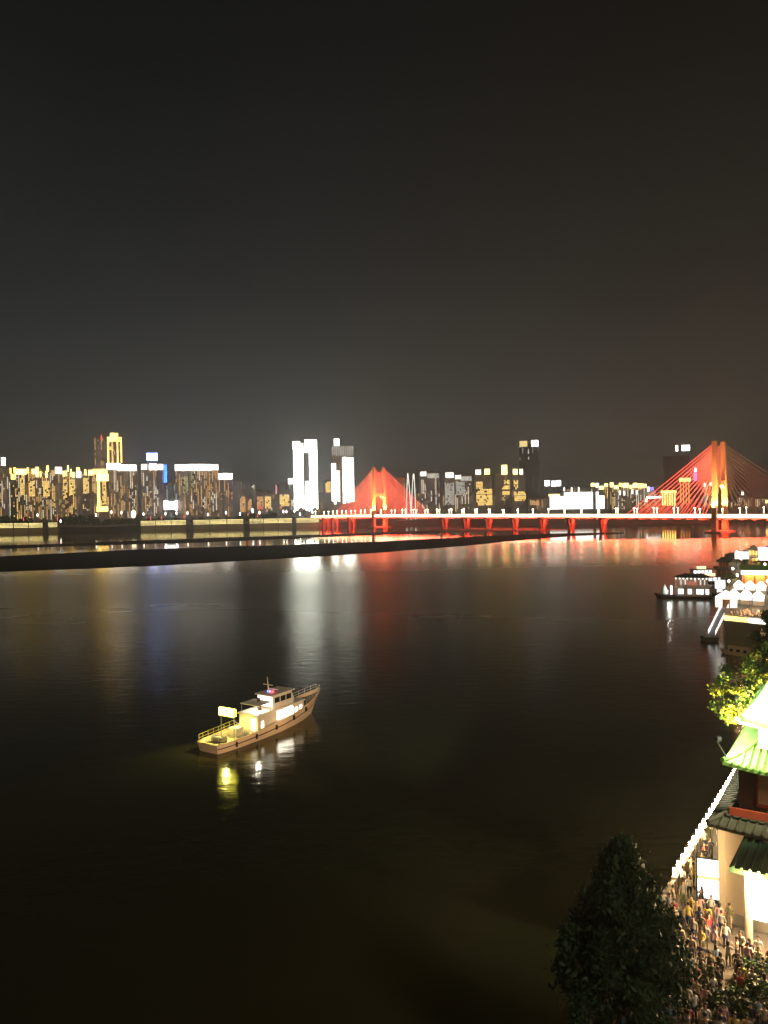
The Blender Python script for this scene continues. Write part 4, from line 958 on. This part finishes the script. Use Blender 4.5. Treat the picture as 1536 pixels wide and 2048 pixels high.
# ------------------------------------------------------------------ quay terrace with its crowd
qa = Vector((80.6, 181.6, 0)); qb = Vector((86.4, 174.6, 0)); dd = qb - qa; qrz = math.atan2(dd.y, dd.x); ql = dd.length
qt = thing('quay_terrace', 'quay terrace with yellow-lit edge band above a dark wall', 'terrace', qa, qrz)
m = MB(); m.bb(-.2, ql + .3, -.6, 4, -1.5, GZ + .1); m.build('retaining_wall', MAT['quay_stone'], qt)
m = MB(); m.bb(-.3, ql * .58, -.75, -.62, GZ - .35, GZ + .75); m.build('light_band', em('band_yellow', (1, .72, .22), 2.4, .4, .6), qt)
m = MB(); m.bb(ql * .59, ql + .4, -.75, -.62, GZ - .35, GZ + .75); m.build('light_band', em('band_white', (1, .95, .85), 3), qt)
m = MB(); m.bb(-.3, ql + .4, -.6, -.45, GZ + .1, GZ + 1.1); m.build('parapet', BALU, qt)
lamp('terrace_lamp', 'POINT', 6000, (1, .55, .22), qt, (3, 2.5, GZ + 4.5), None, .3)
lamp('terrace_lamp', 'POINT', 6000, (1, .62, .3), qt, (8, 4.5, GZ + 4.5), None, .3)
cnt = 0
for it in range(900):
    if cnt >= 34: break
    t_ = rr.uniform(0, 1); off = rr.uniform(.3, 9); nq = Vector((-dd.y, dd.x, 0)).normalized(); p = qa + dd * t_ + nq * off
    if p.x < 81 + (p.y - 182) * .42: continue
    if try_person(p.x, p.y, .7, GZ + (.1 if off < 4 else 0), rr.uniform(0, 6.28), 'on the quay terrace', 'crowd on the quay terrace'): cnt += 1

# ------------------------------------------------------------------ riverside stalls and pavilions further along
def lit_pavilion(name, label, px0, px1, ybase, ytop, tile, wallm, z=GZ, tiers=2, lightcol=(1, .8, .4), en=1500, eave=None, Y=None):
    g = ground((px0 + px1) / 2, ybase, z); Yd = g.y; w = (px1 - px0) * Yd / FPX; H = at((px0 + px1) / 2, ytop, Yd).z - z
    t = thing(name, label, 'pavilion', (g.x, g.y, z), -math.atan2(g.x, g.y)); t.location = g
    wd = w / 1.35; hb = H / (1.0 + .75 * (tiers - 1)); dp = wd * .85
    zz = 0
    for k_ in range(tiers):
        f = 1 - .3 * k_; hk = hb * (1 if k_ == 0 else .75)
        m = MB(); m.bb(-wd * f / 2 + .3, wd * f / 2 - .3, -dp * f / 2 + .3, dp * f / 2 - .3, zz, zz + hk * .66); m.build('wall', wallm, t)
        for i in range(4):
            xx = -wd * f / 2 + .2 + (wd * f - .4) * i / 3
            MB().cyl((xx, -dp * f / 2, zz), (xx, -dp * f / 2, zz + hk * .62), .16, .16, 8).build('column', REDW, t)
        chinese_roof(t, wd * f * 1.35, dp * f * 1.35, zz + hk * .56, zz + hk * (1.0 if k_ == tiers - 1 else .9), wd * f * .2, hk * .12, tile, spacing=.7, sides=(0,), vtop=1.0 if k_ == tiers - 1 else .6)
        zz += hk * .72
    if en:
        lamp('eave_lamp', 'POINT', en, lightcol, t, (-wd * .2, -dp * .95, hb * 1.2), None, .3); lamp('eave_lamp', 'POINT', en * .6, lightcol, t, (wd * .4, -dp * .9, hb * .5), None, .3)
    return t
lit_pavilion('riverside_pavilion', 'yellow-lit two-tiered pavilion with dark cap roof, upper right', 1490, 1524, 1128, 1085, TILEG, pbr('ochre_wall', (.55, .42, .18), .7), en=2200)
lit_pavilion('riverside_pavilion', 'dark unlit pavilion with upturned eaves above the moored boat', 1429, 1467, 1152, 1108, TILEG, TIMB, en=60)
def led_board(label, px0, px1, y0_, y1_, ybase, mat, posts=True, z=GZ, name='lit_billboard'):
    g = ground((px0 + px1) / 2, ybase, z); w = (px1 - px0) * g.y / FPX; za = at((px0 + px1) / 2, y1_, g.y).z - z; zb = at((px0 + px1) / 2, y0_, g.y).z - z
    t = thing(name, label, 'billboard', g, -math.atan2(g.x, g.y))
    m = MB(); m.bb(-w / 2, w / 2, -.15, -.02, max(za, .3), zb); m.build('lit_face', mat, t)
    m = MB(); m.bb(-w / 2 - .15, w / 2 + .15, 0, .3, max(za, .3) - .15, zb + .15); m.build('frame', DARKST, t)
    for f in (-.4, .4): MB().bb(w * f - .1, w * f + .1, .3, .5, 0, zb).build('post', DARKST, t)
    return t
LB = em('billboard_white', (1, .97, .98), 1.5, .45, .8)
led_board('wide white billboard left of the yellow-lit pavilion', 1471, 1497, 1103, 1118, 1132, LB)
led_board('white billboard cut by the right edge beside the yellow-lit pavilion', 1518, 1548, 1094, 1121, 1140, LB)
led_board('white screen above the moored restaurant boat stern', 1431, 1450, 1160, 1177, 1190, LB)
# gallery with red columns
g = ground(1486, 1173, GZ); gal = thing('riverside_gallery', 'orange-lit gallery with red columns under a glowing white eave', 'gallery', g, -math.atan2(g.x, g.y) + .1)
gw, gh = 17, 5.6
m = MB(); m.bb(0, gw, 2.5, 6, 0, gh - .6); m.build('back_wall', pbr('orange_wall', (.7, .30, .10), .7), gal)
m = MB(); m.bb(-.2, gw, -.5, 6.2, -.05, .35); m.build('floor_slab', CONC, gal)
for i in range(6): MB().cyl((.3 + i * 3.2, 0, .35), (.3 + i * 3.2, 0, gh - 1.7), .22, .2, 10).build('column', REDW, gal)
m = MB(); m.bb(-.6, gw + .5, -.8, -.5, gh - 1.7, gh - .3); m.build('lit_eave', em('eave_white', (1, .97, .85), 2.6, .2, .4), gal)
m = MB(); m.add([(-.8, -1, gh - .3), (gw + .6, -1, gh - .3), (gw + .6, 2.8, gh + 1.2), (-.8, 2.8, gh + 1.2), (-.8, 6.5, gh - .3), (gw + .6, 6.5, gh - .3)], [(0, 1, 2, 3), (3, 2, 5, 4), (0, 3, 4), (1, 5, 2), (0, 4, 5, 1)]); m.build('roof', TILE, gal)
for i in range(5): lamp('gallery_lamp', 'POINT', 500, (1, .55, .2), gal, (1.9 + i * 3.2, .9, gh - 2.1), None, .2)
# glowing market stalls
AWN = em('glowing_canopy', (1, .92, .78), 1.5, .35, .9)
for i, (px, yb, lb) in enumerate([(1468, 1206, 'leftmost glowing white market stall behind the quay terrace'), (1492, 1208, 'middle glowing white market stall behind the quay terrace'), (1517, 1210, 'rightmost glowing white market stall behind the quay terrace'), (1478, 1186, 'left glowing stall of the back row before the gallery'), (1500, 1187, 'middle glowing stall of the back row before the gallery'), (1522, 1188, 'right glowing stall of the back row before the gallery')]):
    g = ground(px, yb, GZ); t = thing('market_stall', lb, 'market stall', g, -math.atan2(g.x, g.y), 'glowing market stalls')
    m = MB(); w = 3.0
    m.add([(-w / 2, -1.3, 2.5), (w / 2, -1.3, 2.5), (w / 2, 1.3, 2.5), (-w / 2, 1.3, 2.5), (-w * .1, 0, 3.8), (w * .1, 0, 3.8)], [(0, 1, 5, 4), (1, 2, 5), (2, 3, 4, 5), (3, 0, 4)]); m.add([(-w / 2, -1.3, 2.5), (w / 2, -1.3, 2.5), (w / 2, -1.3, 2.05), (-w / 2, -1.3, 2.05)], [(0, 3, 2, 1)]); m.build('canopy', AWN, t)
    for sx in (-1, 1):
        for sy in (-1, 1): MB().cyl((sx * w * .47, sy * 1.25, 0), (sx * w * .47, sy * 1.25, 2.5), .05, .05, 6).build('post', STEEL, t)
    m = MB(); m.bb(-w * .45, w * .45, -1.2, -.6, .0, .95); m.build('counter', BALU, t)
    m = MB(); m.bb(-w * .45, w * .45, 1.0, 1.1, .9, 2.3); m.build('lit_backboard', em('stall_backboard', (1, .93, .8), 2.2), t)
g = ground(1437, 1216, GZ); t = thing('boarding_tent', 'glowing white boarding tent at the water edge beside the quay terrace', 'tent', Vector((89.5, 202, GZ)), -.4)
m = MB(); m.prism([(-2.6, 0), (2.6, 0), (2.6, 2.4), (0, 4.2), (-2.6, 2.4)], -2, 2); m.build('canvas', AWN, t)
m = MB(); m.bb(-.9, .9, -2.06, -2.01, 0, 2.1); m.build('entrance', TIMB, t)
gw_ = thing('gangway', 'white-lit sloping gangway down to the water beside the boarding tent', 'gangway', (88.6, 200.5, GZ), 0)
ga, gb = Vector((0, 0, 0)), Vector((-5.0, -3.2, -6.7)); gn = Vector((.54, -.84, 0))
m = MB(); m.add([ga + gn, ga - gn, gb - gn, gb + gn], [(0, 1, 2, 3)]); m.add([p_ - Vector((0, 0, .2)) for p_ in (ga + gn, ga - gn, gb - gn, gb + gn)], [(3, 2, 1, 0)]); m.build('ramp', STEEL, gw_)
for sg in (-1, 1):
    for i in range(5):
        a_ = ga.lerp(gb, i / 5 + .01) + gn * sg; b_ = ga.lerp(gb, (i + 1) / 5 - .01) + gn * sg; up_ = Vector((0, 0, 1.15))
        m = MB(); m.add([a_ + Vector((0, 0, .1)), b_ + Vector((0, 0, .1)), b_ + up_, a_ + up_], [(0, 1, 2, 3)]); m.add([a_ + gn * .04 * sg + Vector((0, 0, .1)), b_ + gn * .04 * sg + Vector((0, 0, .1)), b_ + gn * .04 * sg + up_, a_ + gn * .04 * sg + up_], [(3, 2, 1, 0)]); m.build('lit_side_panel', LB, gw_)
m = MB(); m.prism([(-7.2, -8.4), (-4.2, -8.4), (-3.9, -7.0), (-4.1, -6.85), (-7.3, -6.85), (-7.5, -7.0)], -5.2, -1.8); m.build('pontoon', DARKST, gw_)
for xx in (-7.3, -5.7, -4.1):
    MB().cyl((xx, -5.1, -6.85), (xx, -5.1, -5.8), .04, .04, 6).build('railing_post', STEEL, gw_)
MB().tube([(-7.3, -5.1, -5.8), (-4.1, -5.1, -5.8)], .04, 6).build('handrail', STEEL, gw_)
lpn = ['white lantern post beside the dark pavilion', 'white lantern post left of the orange-lit gallery', 'white lantern post under the wide white billboard', 'white lantern post behind the gallery at the right edge', 'white lantern post behind the boarding tent', 'white lantern post on the quay terrace before the middle stall', 'white lantern post on the quay terrace at the right', 'white lantern post in front of the yellow-lit pavilion', 'white lantern post left of the wide white billboard', 'white lantern post before the gallery at the right edge']
for i, (px, yb, h) in enumerate([(1466, 1160, 4), (1475, 1175, 4), (1482, 1140, 4.5), (1530, 1150, 4), (1458, 1186, 3.6), (1500, 1216, 3.6), (1526, 1222, 3.6), (1510, 1128, 5), (1474, 1125, 5), (1535, 1190, 4)]):
    g = ground(px, yb, GZ); t = thing('lantern_post', lpn[i], 'lamp', g, 0, 'lanterns among the riverside stalls')
    MB().cyl((0, 0, 0), (0, 0, h - .3), .06, .05, 6).build('post', DARKST, t); MB().ball((0, 0, h), .36, 0, 8, 1.25).build('globe', em('post_globe', (1, .95, .82), 7), t); lamp('lantern_glow', 'POINT', 1500, (1, .80, .50), t, (0, -.5, h), None, .3)
small = tree_meshes('small_tree', 41, 4, 2.2, 2.9, 1.6, 30, 1500, .2, [LEAF_M, LEAF_Y], 'round', .12)
for px, yb, lb in [(1488, 1142, 'small green-lit tree below the yellow-lit pavilion'), (1512, 1143, 'small green-lit tree at the right below the yellow-lit pavilion'), (1455, 1172, 'small dim tree beside the dark pavilion')]:
    put_tree('small_tree', lb, small, ground(px, yb, GZ), px, 1.0, 'small trees by the stalls')

# ------------------------------------------------------------------ boats
def loft_hull(stations, mat, deckmat, parent, name='hull'):
    """stations: (x_deck, x_water, half beam deck, half beam waterline, sheer z)"""
    m = MB(); rings = []
    for xd, xw, bd, bw_, zs in stations:
        rings.append([(xw, 0, -.9), (xw, -bw_ * .8, -.6), (xw, -bw_, 0), ((xw + xd) / 2, -(bw_ + bd) / 2 * 1.01, zs * .5), (xd, -bd, zs)])
    n = len(rings); q = 5
    for sgn in (1, -1):
        vs = [(x, sgn * y, z) for r in rings for x, y, z in r]
        fs = [(i * q + j, (i + 1) * q + j, (i + 1) * q + j + 1, i * q + j + 1) for i in range(n - 1) for j in range(q - 1)]
        m.add(vs, fs if sgn > 0 else [f[::-1] for f in fs], 0, True)
    a = rings[0]; m.add([(x, y, z) for x, y, z in a] + [(x, -y, z) for x, y, z in a[::-1]], [tuple(range(10))], 0)
    h = m.build(name, mat, parent)
    m = MB(); vs = []
    for xd, xw, bd, bw_, zs in stations: vs += [(xd, -bd * .97, zs - .45), (xd, bd * .97, zs - .45)]
    m.add(vs, [(2 * i, 2 * i + 2, 2 * i + 3, 2 * i + 1) for i in range(n - 1)]); m.build('deck', deckmat, parent)
    for sgn in (-1, 1):
        MB().tube([(xd, sgn * bd, zs + .03) for xd, xw, bd, bw_, zs in stations], .09, 6).build('gunwale', mat, parent)
    return h
HULL = pbr('hull_lamplit_tan', (.74, .52, .33), .5, .12, .5); DKP = pbr('deck_paint', (.30, .26, .18), .7, .2, .8)  # hull tan carries the warm shore light in its base colour
CAB = pbr('cabin_paint', (.66, .58, .47), .5, .08, .5); ANTI = pbr('boot_topping', (.05, .03, .025), .6)
s0 = ground(437, 1509, 0); tip = ground(640, 1420, 0); pv = Vector((-.87, .5, 0))
for _ in range(6):
    hv = tip - (s0 + pv * 2.0); hv.z = 0; BLn = hv.length; hv.normalize(); pv = Vector((-hv.y, hv.x, 0))
hr = math.atan2(hv.y, hv.x); bo = s0 + pv * 2.0; print('BOAT', BLn, hr)
ship = thing('patrol_boat', 'patrol boat with bright floodlights on its stern, alone on the dark river', 'boat', (bo.x, bo.y, 0), hr)
st_ = [(-.3, 0, 2.0, 1.9, 1.35), (1, 1, 2.3, 2.2, 1.32), (4, 4, 2.6, 2.5, 1.32), (9, 9, 2.75, 2.65, 1.5), (14, 13.6, 2.75, 2.5, 1.85), (18, 17.3, 2.55, 2.1, 2.3), (21.5, 20.4, 2.05, 1.4, 2.8), (24, 22.4, 1.35, .7, 3.25), (26, 23.8, .6, .22, 3.65), (26.9, 24.4, .08, .02, 3.9)]
loft_hull(st_, HULL, DKP, ship)
def zdeck(x): return float(np.interp(x, [a[0] for a in st_], [a[4] for a in st_])) - .45
# rubbing strake
for sg in (-1, 1): MB().tube([((a[0] + a[1]) / 2, sg * (a[2] + a[3]) / 2 * 1.03, a[4] * .55) for a in st_], .08, 6).build('rubbing_strake', ANTI, ship)
m = MB(); m.bb(8.6, 20.0, -1.95, 1.95, .95, 3.55); house = m.build('deckhouse', CAB, ship)
m = MB(); m.bb(8.2, 20.4, -2.1, 2.1, 3.56, 3.7); m.build('boat_deck', CAB, ship)
m = MB(); m.prism([(12.6, 3.7), (17.6, 3.7), (17.9, 4.4), (17.2, 5.75), (12.6, 5.75)], -1.65, 1.65); wh = m.build('wheelhouse', CAB, ship)
m = MB(); m.bb(12.2, 17.9, -1.85, 1.85, 5.76, 5.92); m.build('wheelhouse_roof', CAB, ship)
BW = em('boat_window_bright', (1, .93, .78), 12); BWS = em('boat_window', (1, .90, .72), 5)
for i, (xa, xb, za, zb, mt) in enumerate([(13.2, 14.6, 1.9, 3.2, BW), (14.75, 16.0, 1.95, 3.25, BW), (16.15, 17.1, 2.0, 3.3, BW), (17.7, 18.35, 2.05, 2.8, BWS), (18.9, 19.45, 2.2, 2.95, BWS), (9.4, 9.95, 1.5, 2.5, BWS)]):
    for sg in (-1, 1):
        m = MB(); m.bb(xa, xb, sg * 1.95 - .04, sg * 1.95 + .04, za, zb); m.build('side_window', mt, house)
for sg in (-1, 1):
    for i in range(3):
        m = MB(); m.bb(13.0 + i * 1.45, 14.2 + i * 1.45, sg * 1.65 - .04, sg * 1.65 + .04, 4.55, 5.4); m.build('window', GLASS, wh)
m = MB(); m.bb(12.52, 12.58, -1.5, 1.5, 4.0, 5.6); m.build('glowing_aft_bulkhead', em('aft_bulkhead_glow', (1, .95, .84), 3.2), wh)  # panel emits in place of lamplight falling on the aft wall
m = MB(); m.bb(8.52, 8.58, -1.5, -.7, 1.2, 3.0); m.build('aft_door', BWS, house)
m = MB(); m.bb(8.8, 12.0, -1.9, 1.9, 5.0, 5.1); aw = m.build('awning', pbr('awning_canvas', (.7, .66, .55), .8), ship)
for x in (9.0, 11.8):
    for sg in (-1, 1): MB().cyl((x, sg * 1.8, 3.7), (x, sg * 1.8, 5.0), .04, .04, 6).build('stanchion', STEEL, aw)
lamp('awning_lamp', 'POINT', 420, (1, .95, .8), ship, (10.6, 0, 4.7), None, .15)
MB().cyl((13.5, 0, 5.9), (13.2, 0, 8.6), .12, .05, 8).build('mast', CAB, ship)
m = MB(); m.box((13.35, 0, 7.3), (.12, 2.0, .1)); m.build('mast_yard', CAB, ship)
m = MB(); m.box((14.6, 0, 6.35), (.3, 1.6, .16)); m.cyl((14.6, 0, 5.92), (14.6, 0, 6.3), .1, .1, 8); m.build('radar', CAB, ship)
m = MB(); m.box((13.9, -.35, 6.1), (.25, .5, .22)); m.build('red_beacon', em('beacon_red', (1, .06, .08), 5), ship)
m = MB(); m.box((13.9, .35, 6.1), (.25, .5, .22)); m.build('blue_beacon', em('beacon_blue', (.2, .25, 1), 5), ship)
MB().cyl((11.2, .0, 3.7), (11.0, 0, 5.6), .34, .28, 10).build('funnel', ANTI, ship)
# stern floodlight gantry
YF = em('stern_flood', (1, .90, .10), 13)
for sg in (-1, 1): MB().cyl((4.0, sg * 1.35, .85), (4.0, sg * 1.35, 4.3), .07, .07, 8).build('gantry_leg', STEEL, ship)
MB().cyl((4.0, -1.6, 4.3), (4.0, 1.6, 4.3), .07, .07, 8).build('gantry_beam', STEEL, ship)
for i in range(4):
    y = -1.26 + i * .84
    m = MB(); m.box((4.0, y, 5.0), (.34, .66, 1.15)); f_ = m.build('floodlight', STEEL, ship)
    m = MB(); m.bb(3.74, 3.82, y - .3, y + .3, 4.47, 5.53); m.bb(4.18, 4.26, y - .3, y + .3, 4.47, 5.53); m.bb(3.86, 4.14, y - .3, y + .3, 5.58, 5.64); m.build('lens', YF, f_)
lamp('stern_flood_beam', 'SPOT', 2600, (1, .90, .25), ship, (3.5, 0, 4.6), (.5, 0, 0.8), .3, 110, .6)
lamp('stern_flood_beam', 'SPOT', 2200, (1, .90, .25), ship, (4.6, 0, 4.6), (6.5, 0, 0.8), .3, 110, .6)
# stern fittings
m = MB(); m.bb(5.0, 6.6, -.8, .8, .85, 2.3); m.build('winch_housing', CAB, ship)
m = MB(); m.cyl((2.2, -1.0, 1.35), (2.2, 1.0, 1.35), .42, .42, 12); m.cyl((2.2, -1.1, 1.35), (2.2, -1.0, 1.35), .62, .62, 12); m.cyl((2.2, 1.0, 1.35), (2.2, 1.1, 1.35), .62, .62, 12); m.build('winch_drum', STEEL, ship)
MB().tube([(6.9, .6, .9), (6.6, .5, 2.6), (5.6, .3, 3.3)], .09, 6).build('crane_arm', STEEL, ship)
for a_, b_ in [(0, 4)]:
    for sg in (-1, 1):
        m = MB()
        xs = [0, 1, 2.2, 3.4, 4.6, 5.8, 7.0, 8.2]
        for x in xs:
            bd = float(np.interp(x, [a[0] for a in st_], [a[2] for a in st_])); m.cyl((x, sg * bd * .96, zdeck(x) + .4), (x, sg * bd * .96, zdeck(x) + 1.45), .035, .035, 5)
        for hh in (.95, 1.45): m.tube([(x, sg * float(np.interp(x, [a[0] for a in st_], [a[2] for a in st_])) * .96, zdeck(x) + hh) for x in xs], .03, 5)
        m.build('stern_railing', pbr('rail_yellow', (.6, .5, .15), .5), ship)
for sg in (-1, 1):
    m = MB(); xs = [20.6, 21.8, 23, 24.2, 25.4, 26.4]
    for x in xs:
        bd = float(np.interp(x, [a[0] for a in st_], [a[2] for a in st_])); m.cyl((x, sg * bd * .94, zdeck(x) + .4), (x, sg * bd * .94, zdeck(x) + 1.4), .03, .03, 5)
    for hh in (.95, 1.4): m.tube([(x, sg * float(np.interp(x, [a[0] for a in st_], [a[2] for a in st_])) * .94, zdeck(x) + hh) for x in xs], .03, 5)
    m.build('bow_railing', CAB, ship)
m = MB(); m.box((22.3, 0, zdeck(22.3) + .3), (1.0, .8, .7)); m.build('anchor_windlass', ANTI, ship)
for x in (3.2, 7.4, 12.0, 16.5, 20.2):
    m = MB(); bd = float(np.interp(x, [a[0] for a in st_], [a[2] for a in st_])); m.cyl((x, -bd * 1.04, zdeck(x) - .5), (x, -bd * 1.04 - .02, zdeck(x) + .2), .17, .17, 8); m.build('fender', RUB, ship)
# restaurant boat moored further along
g = ground(1368, 1197, 0); rb = thing('restaurant_boat', 'two-deck restaurant boat with flat dark roof and white lit windows, moored at right', 'boat', (g.x, g.y, 0), -math.atan2(g.x, g.y) + .04)
L2 = 10.3
loft_hull([(9.6, 9.4, 2.3, 2.1, 1.1), (5, 5, 2.6, 2.4, 1.0), (-4, -4, 2.6, 2.4, 1.0), (-8, -7.6, 2.0, 1.5, 1.3), (-9.8, -9.0, .9, .5, 1.7), (-10.5, -9.4, .1, .05, 2.0)], ANTI, DKP, rb)
WPANE = em('boat_pane', (.93, .98, 1), 2.6)
m = MB(); m.bb(-2.4, 8.6, -1.9, 1.9, .6, 4.4); lower = m.build('lower_deck_house', pbr('house_pink', (.50, .34, .28), .6), rb)
m = MB(); m.bb(-2.8, 9.2, -2.4, 2.4, 4.41, 4.6); m.build('upper_deck', CAB, rb)
m = MB(); m.bb(-1.6, 8.0, -1.4, 1.6, 4.6, 7.6); upper = m.build('upper_deck_house', MAT['house_pink'], rb)
m = MB(); m.bb(-3.0, 9.3, -2.6, 2.6, 7.9, 8.15); m.add([(-3, -2.6, 8.16), (9.3, -2.6, 8.16), (9.3, 2.6, 8.16), (-3, 2.6, 8.16), (0, 0, 9.2), (6.2, 0, 9.2)], [(0, 1, 5, 4), (1, 2, 5), (2, 3, 4, 5), (3, 0, 4)]); m.build('canopy_roof', TILEG, rb)
for i in range(7):
    x = -2.8 + i * 2.0
    MB().cyl((x, -2.35, .7), (x, -2.35, 7.9), .07, .07, 6).build('stanchion', CAB, rb)
for xa, xb in ((-2.0, -.2), (1.3, 2.6), (4.2, 6.6), (7.3, 8.4)):
    m = MB(); m.bb(xa, xb, -1.98, -1.91, 1.9, 3.7); m.build('lit_window', WPANE, lower)
for xa in (-1.2, .2, 3.6, 5.4, 6.8):
    m = MB(); m.bb(xa, xa + .5, -1.48, -1.41, 5.2, 7.2); m.build('lit_window', em('boat_pane_soft', (1, .9, .8), .9), upper)
m = MB(); m.bb(.9, 4.4, -2.48, -2.4, 5.2, 6.5); m.build('banner', em('red_banner', (1, .30, .18), .45), rb)
for z in (1.8, 5.5): MB().tube([(-2.8, -2.4, z), (9.2, -2.4, z)], .04, 5).build('railing', CAB, rb)
for i in range(10):
    MB().ball((-2.8 + i * 1.3, -2.45, 7.6), .16, 0, 6).build('string_light', em('string_bulb', (1, .95, .85), 9), rb)
MB().lathe([(1.5, 1.6), (1.2, 3.0), (.15, 5.2)], (-6.6, 0, 0), 8).build('bow_tent', pbr('tent_cloth', (.5, .52, .46), .8), rb)
m = MB(); m.bb(-4.7, -4.0, -1.6, -1.5, 1.6, 4.8); m.build('lit_bow_panel', WPANE, rb)
MB().cyl((-8.4, 0, 1.2), (-8.4, 0, 4.6), .06, .05, 6).build('flag_pole', STEEL, rb)
lamp('boat_lamp', 'POINT', 500, (.95, 1, .95), rb, (-5.2, -2.6, 4), None, .2)
# second boat behind, low with lit cabin
g = ground(1412, 1172, 0)
b2 = thing('tour_boat', 'low tour boat with lit cabin behind the restaurant boat', 'boat', (g.x + 4, g.y + 8, 0), -math.atan2(g.x, g.y) + .25)
loft_hull([(7, 7, 1.6, 1.5, .9), (2, 2, 1.9, 1.8, .9), (-5, -5, 1.7, 1.4, 1.1), (-7.5, -7, .2, .1, 1.6)], ANTI, DKP, b2)
m = MB(); m.bb(-4, 6, -1.5, 1.5, .5, 3.2); cb = m.build('cabin', CAB, b2)
m = MB(); m.bb(-4.3, 6.3, -1.8, 1.8, 3.2, 3.4); m.build('cabin_roof', TILEG, b2)
for i in range(5):
    m = MB(); m.bb(-3.6 + i * 1.9, -2.3 + i * 1.9, -1.57, -1.51, 1.5, 2.8); m.build('lit_window', WPANE, cb)
m = MB(); m.bb(-1, 3, -.6, .6, 3.4, 4.6); m.build('roof_lantern', em('amber_lantern', (1, .7, .3), 2.5), b2)
for k_, (px, yb, lb) in enumerate([(1399, 1152, 'farther low tour boat moored beyond the restaurant boat'), (1436, 1190, 'low tour boat moored against the bank beside the white screen')]):
    c = copy_tree(b2); g = ground(px, yb, 0); c.location = (g.x, g.y, 0); c.rotation_euler = (0, 0, -math.atan2(g.x, g.y) + (.5 if k_ == 0 else 1.1)); tag(c, lb, 'boat')
# small moored launch by the dark quay wall
g = ground(1471, 1291, 0)
b3 = thing('moored_launch', 'small pale pink launch moored under the dark quay wall', 'boat', (81.0, 178.2, 0), qrz)
loft_hull([(4.6, 4.5, .9, .8, .7), (0, 0, 1.1, 1.0, .6), (-2.6, -2.3, .7, .5, .8), (-3.6, -3.2, .1, .05, 1.05)], pbr('launch_paint', (.55, .38, .33), .6), DKP, b3)
m = MB(); m.bb(-1.4, 3.6, -.8, .8, .3, 1.9); cb = m.build('cabin', MAT['launch_paint'], b3)
for i in range(3):
    m = MB(); m.bb(-1.0 + i * 1.6, -.2 + i * 1.6, -.86, -.81, .9, 1.5); m.build('window', GLASS, cb)
m = MB(); m.bb(-1.6, 3.8, -1, 1, 1.91, 2.0); m.build('cabin_roof', MAT['launch_paint'], b3)

# ------------------------------------------------------------------ night haze
m = bpy.data.materials.new('haze'); m.use_nodes = True
nn = m.node_tree.nodes; ll = m.node_tree.links
for k in list(nn): nn.remove(k)
v = nn.new('ShaderNodeVolumePrincipled'); v.inputs['Color'].default_value = (.9, .9, .9, 1); v.inputs['Density'].default_value = .00022; v.inputs['Anisotropy'].default_value = .72
o = nn.new('ShaderNodeOutputMaterial'); ll.new(v.outputs[0], o.inputs['Volume'])
hb = MB(); hb.bb(-5900, 5900, -390, 15000, -2.5, 300)
tag(hb.build('haze', m), kind='stuff')
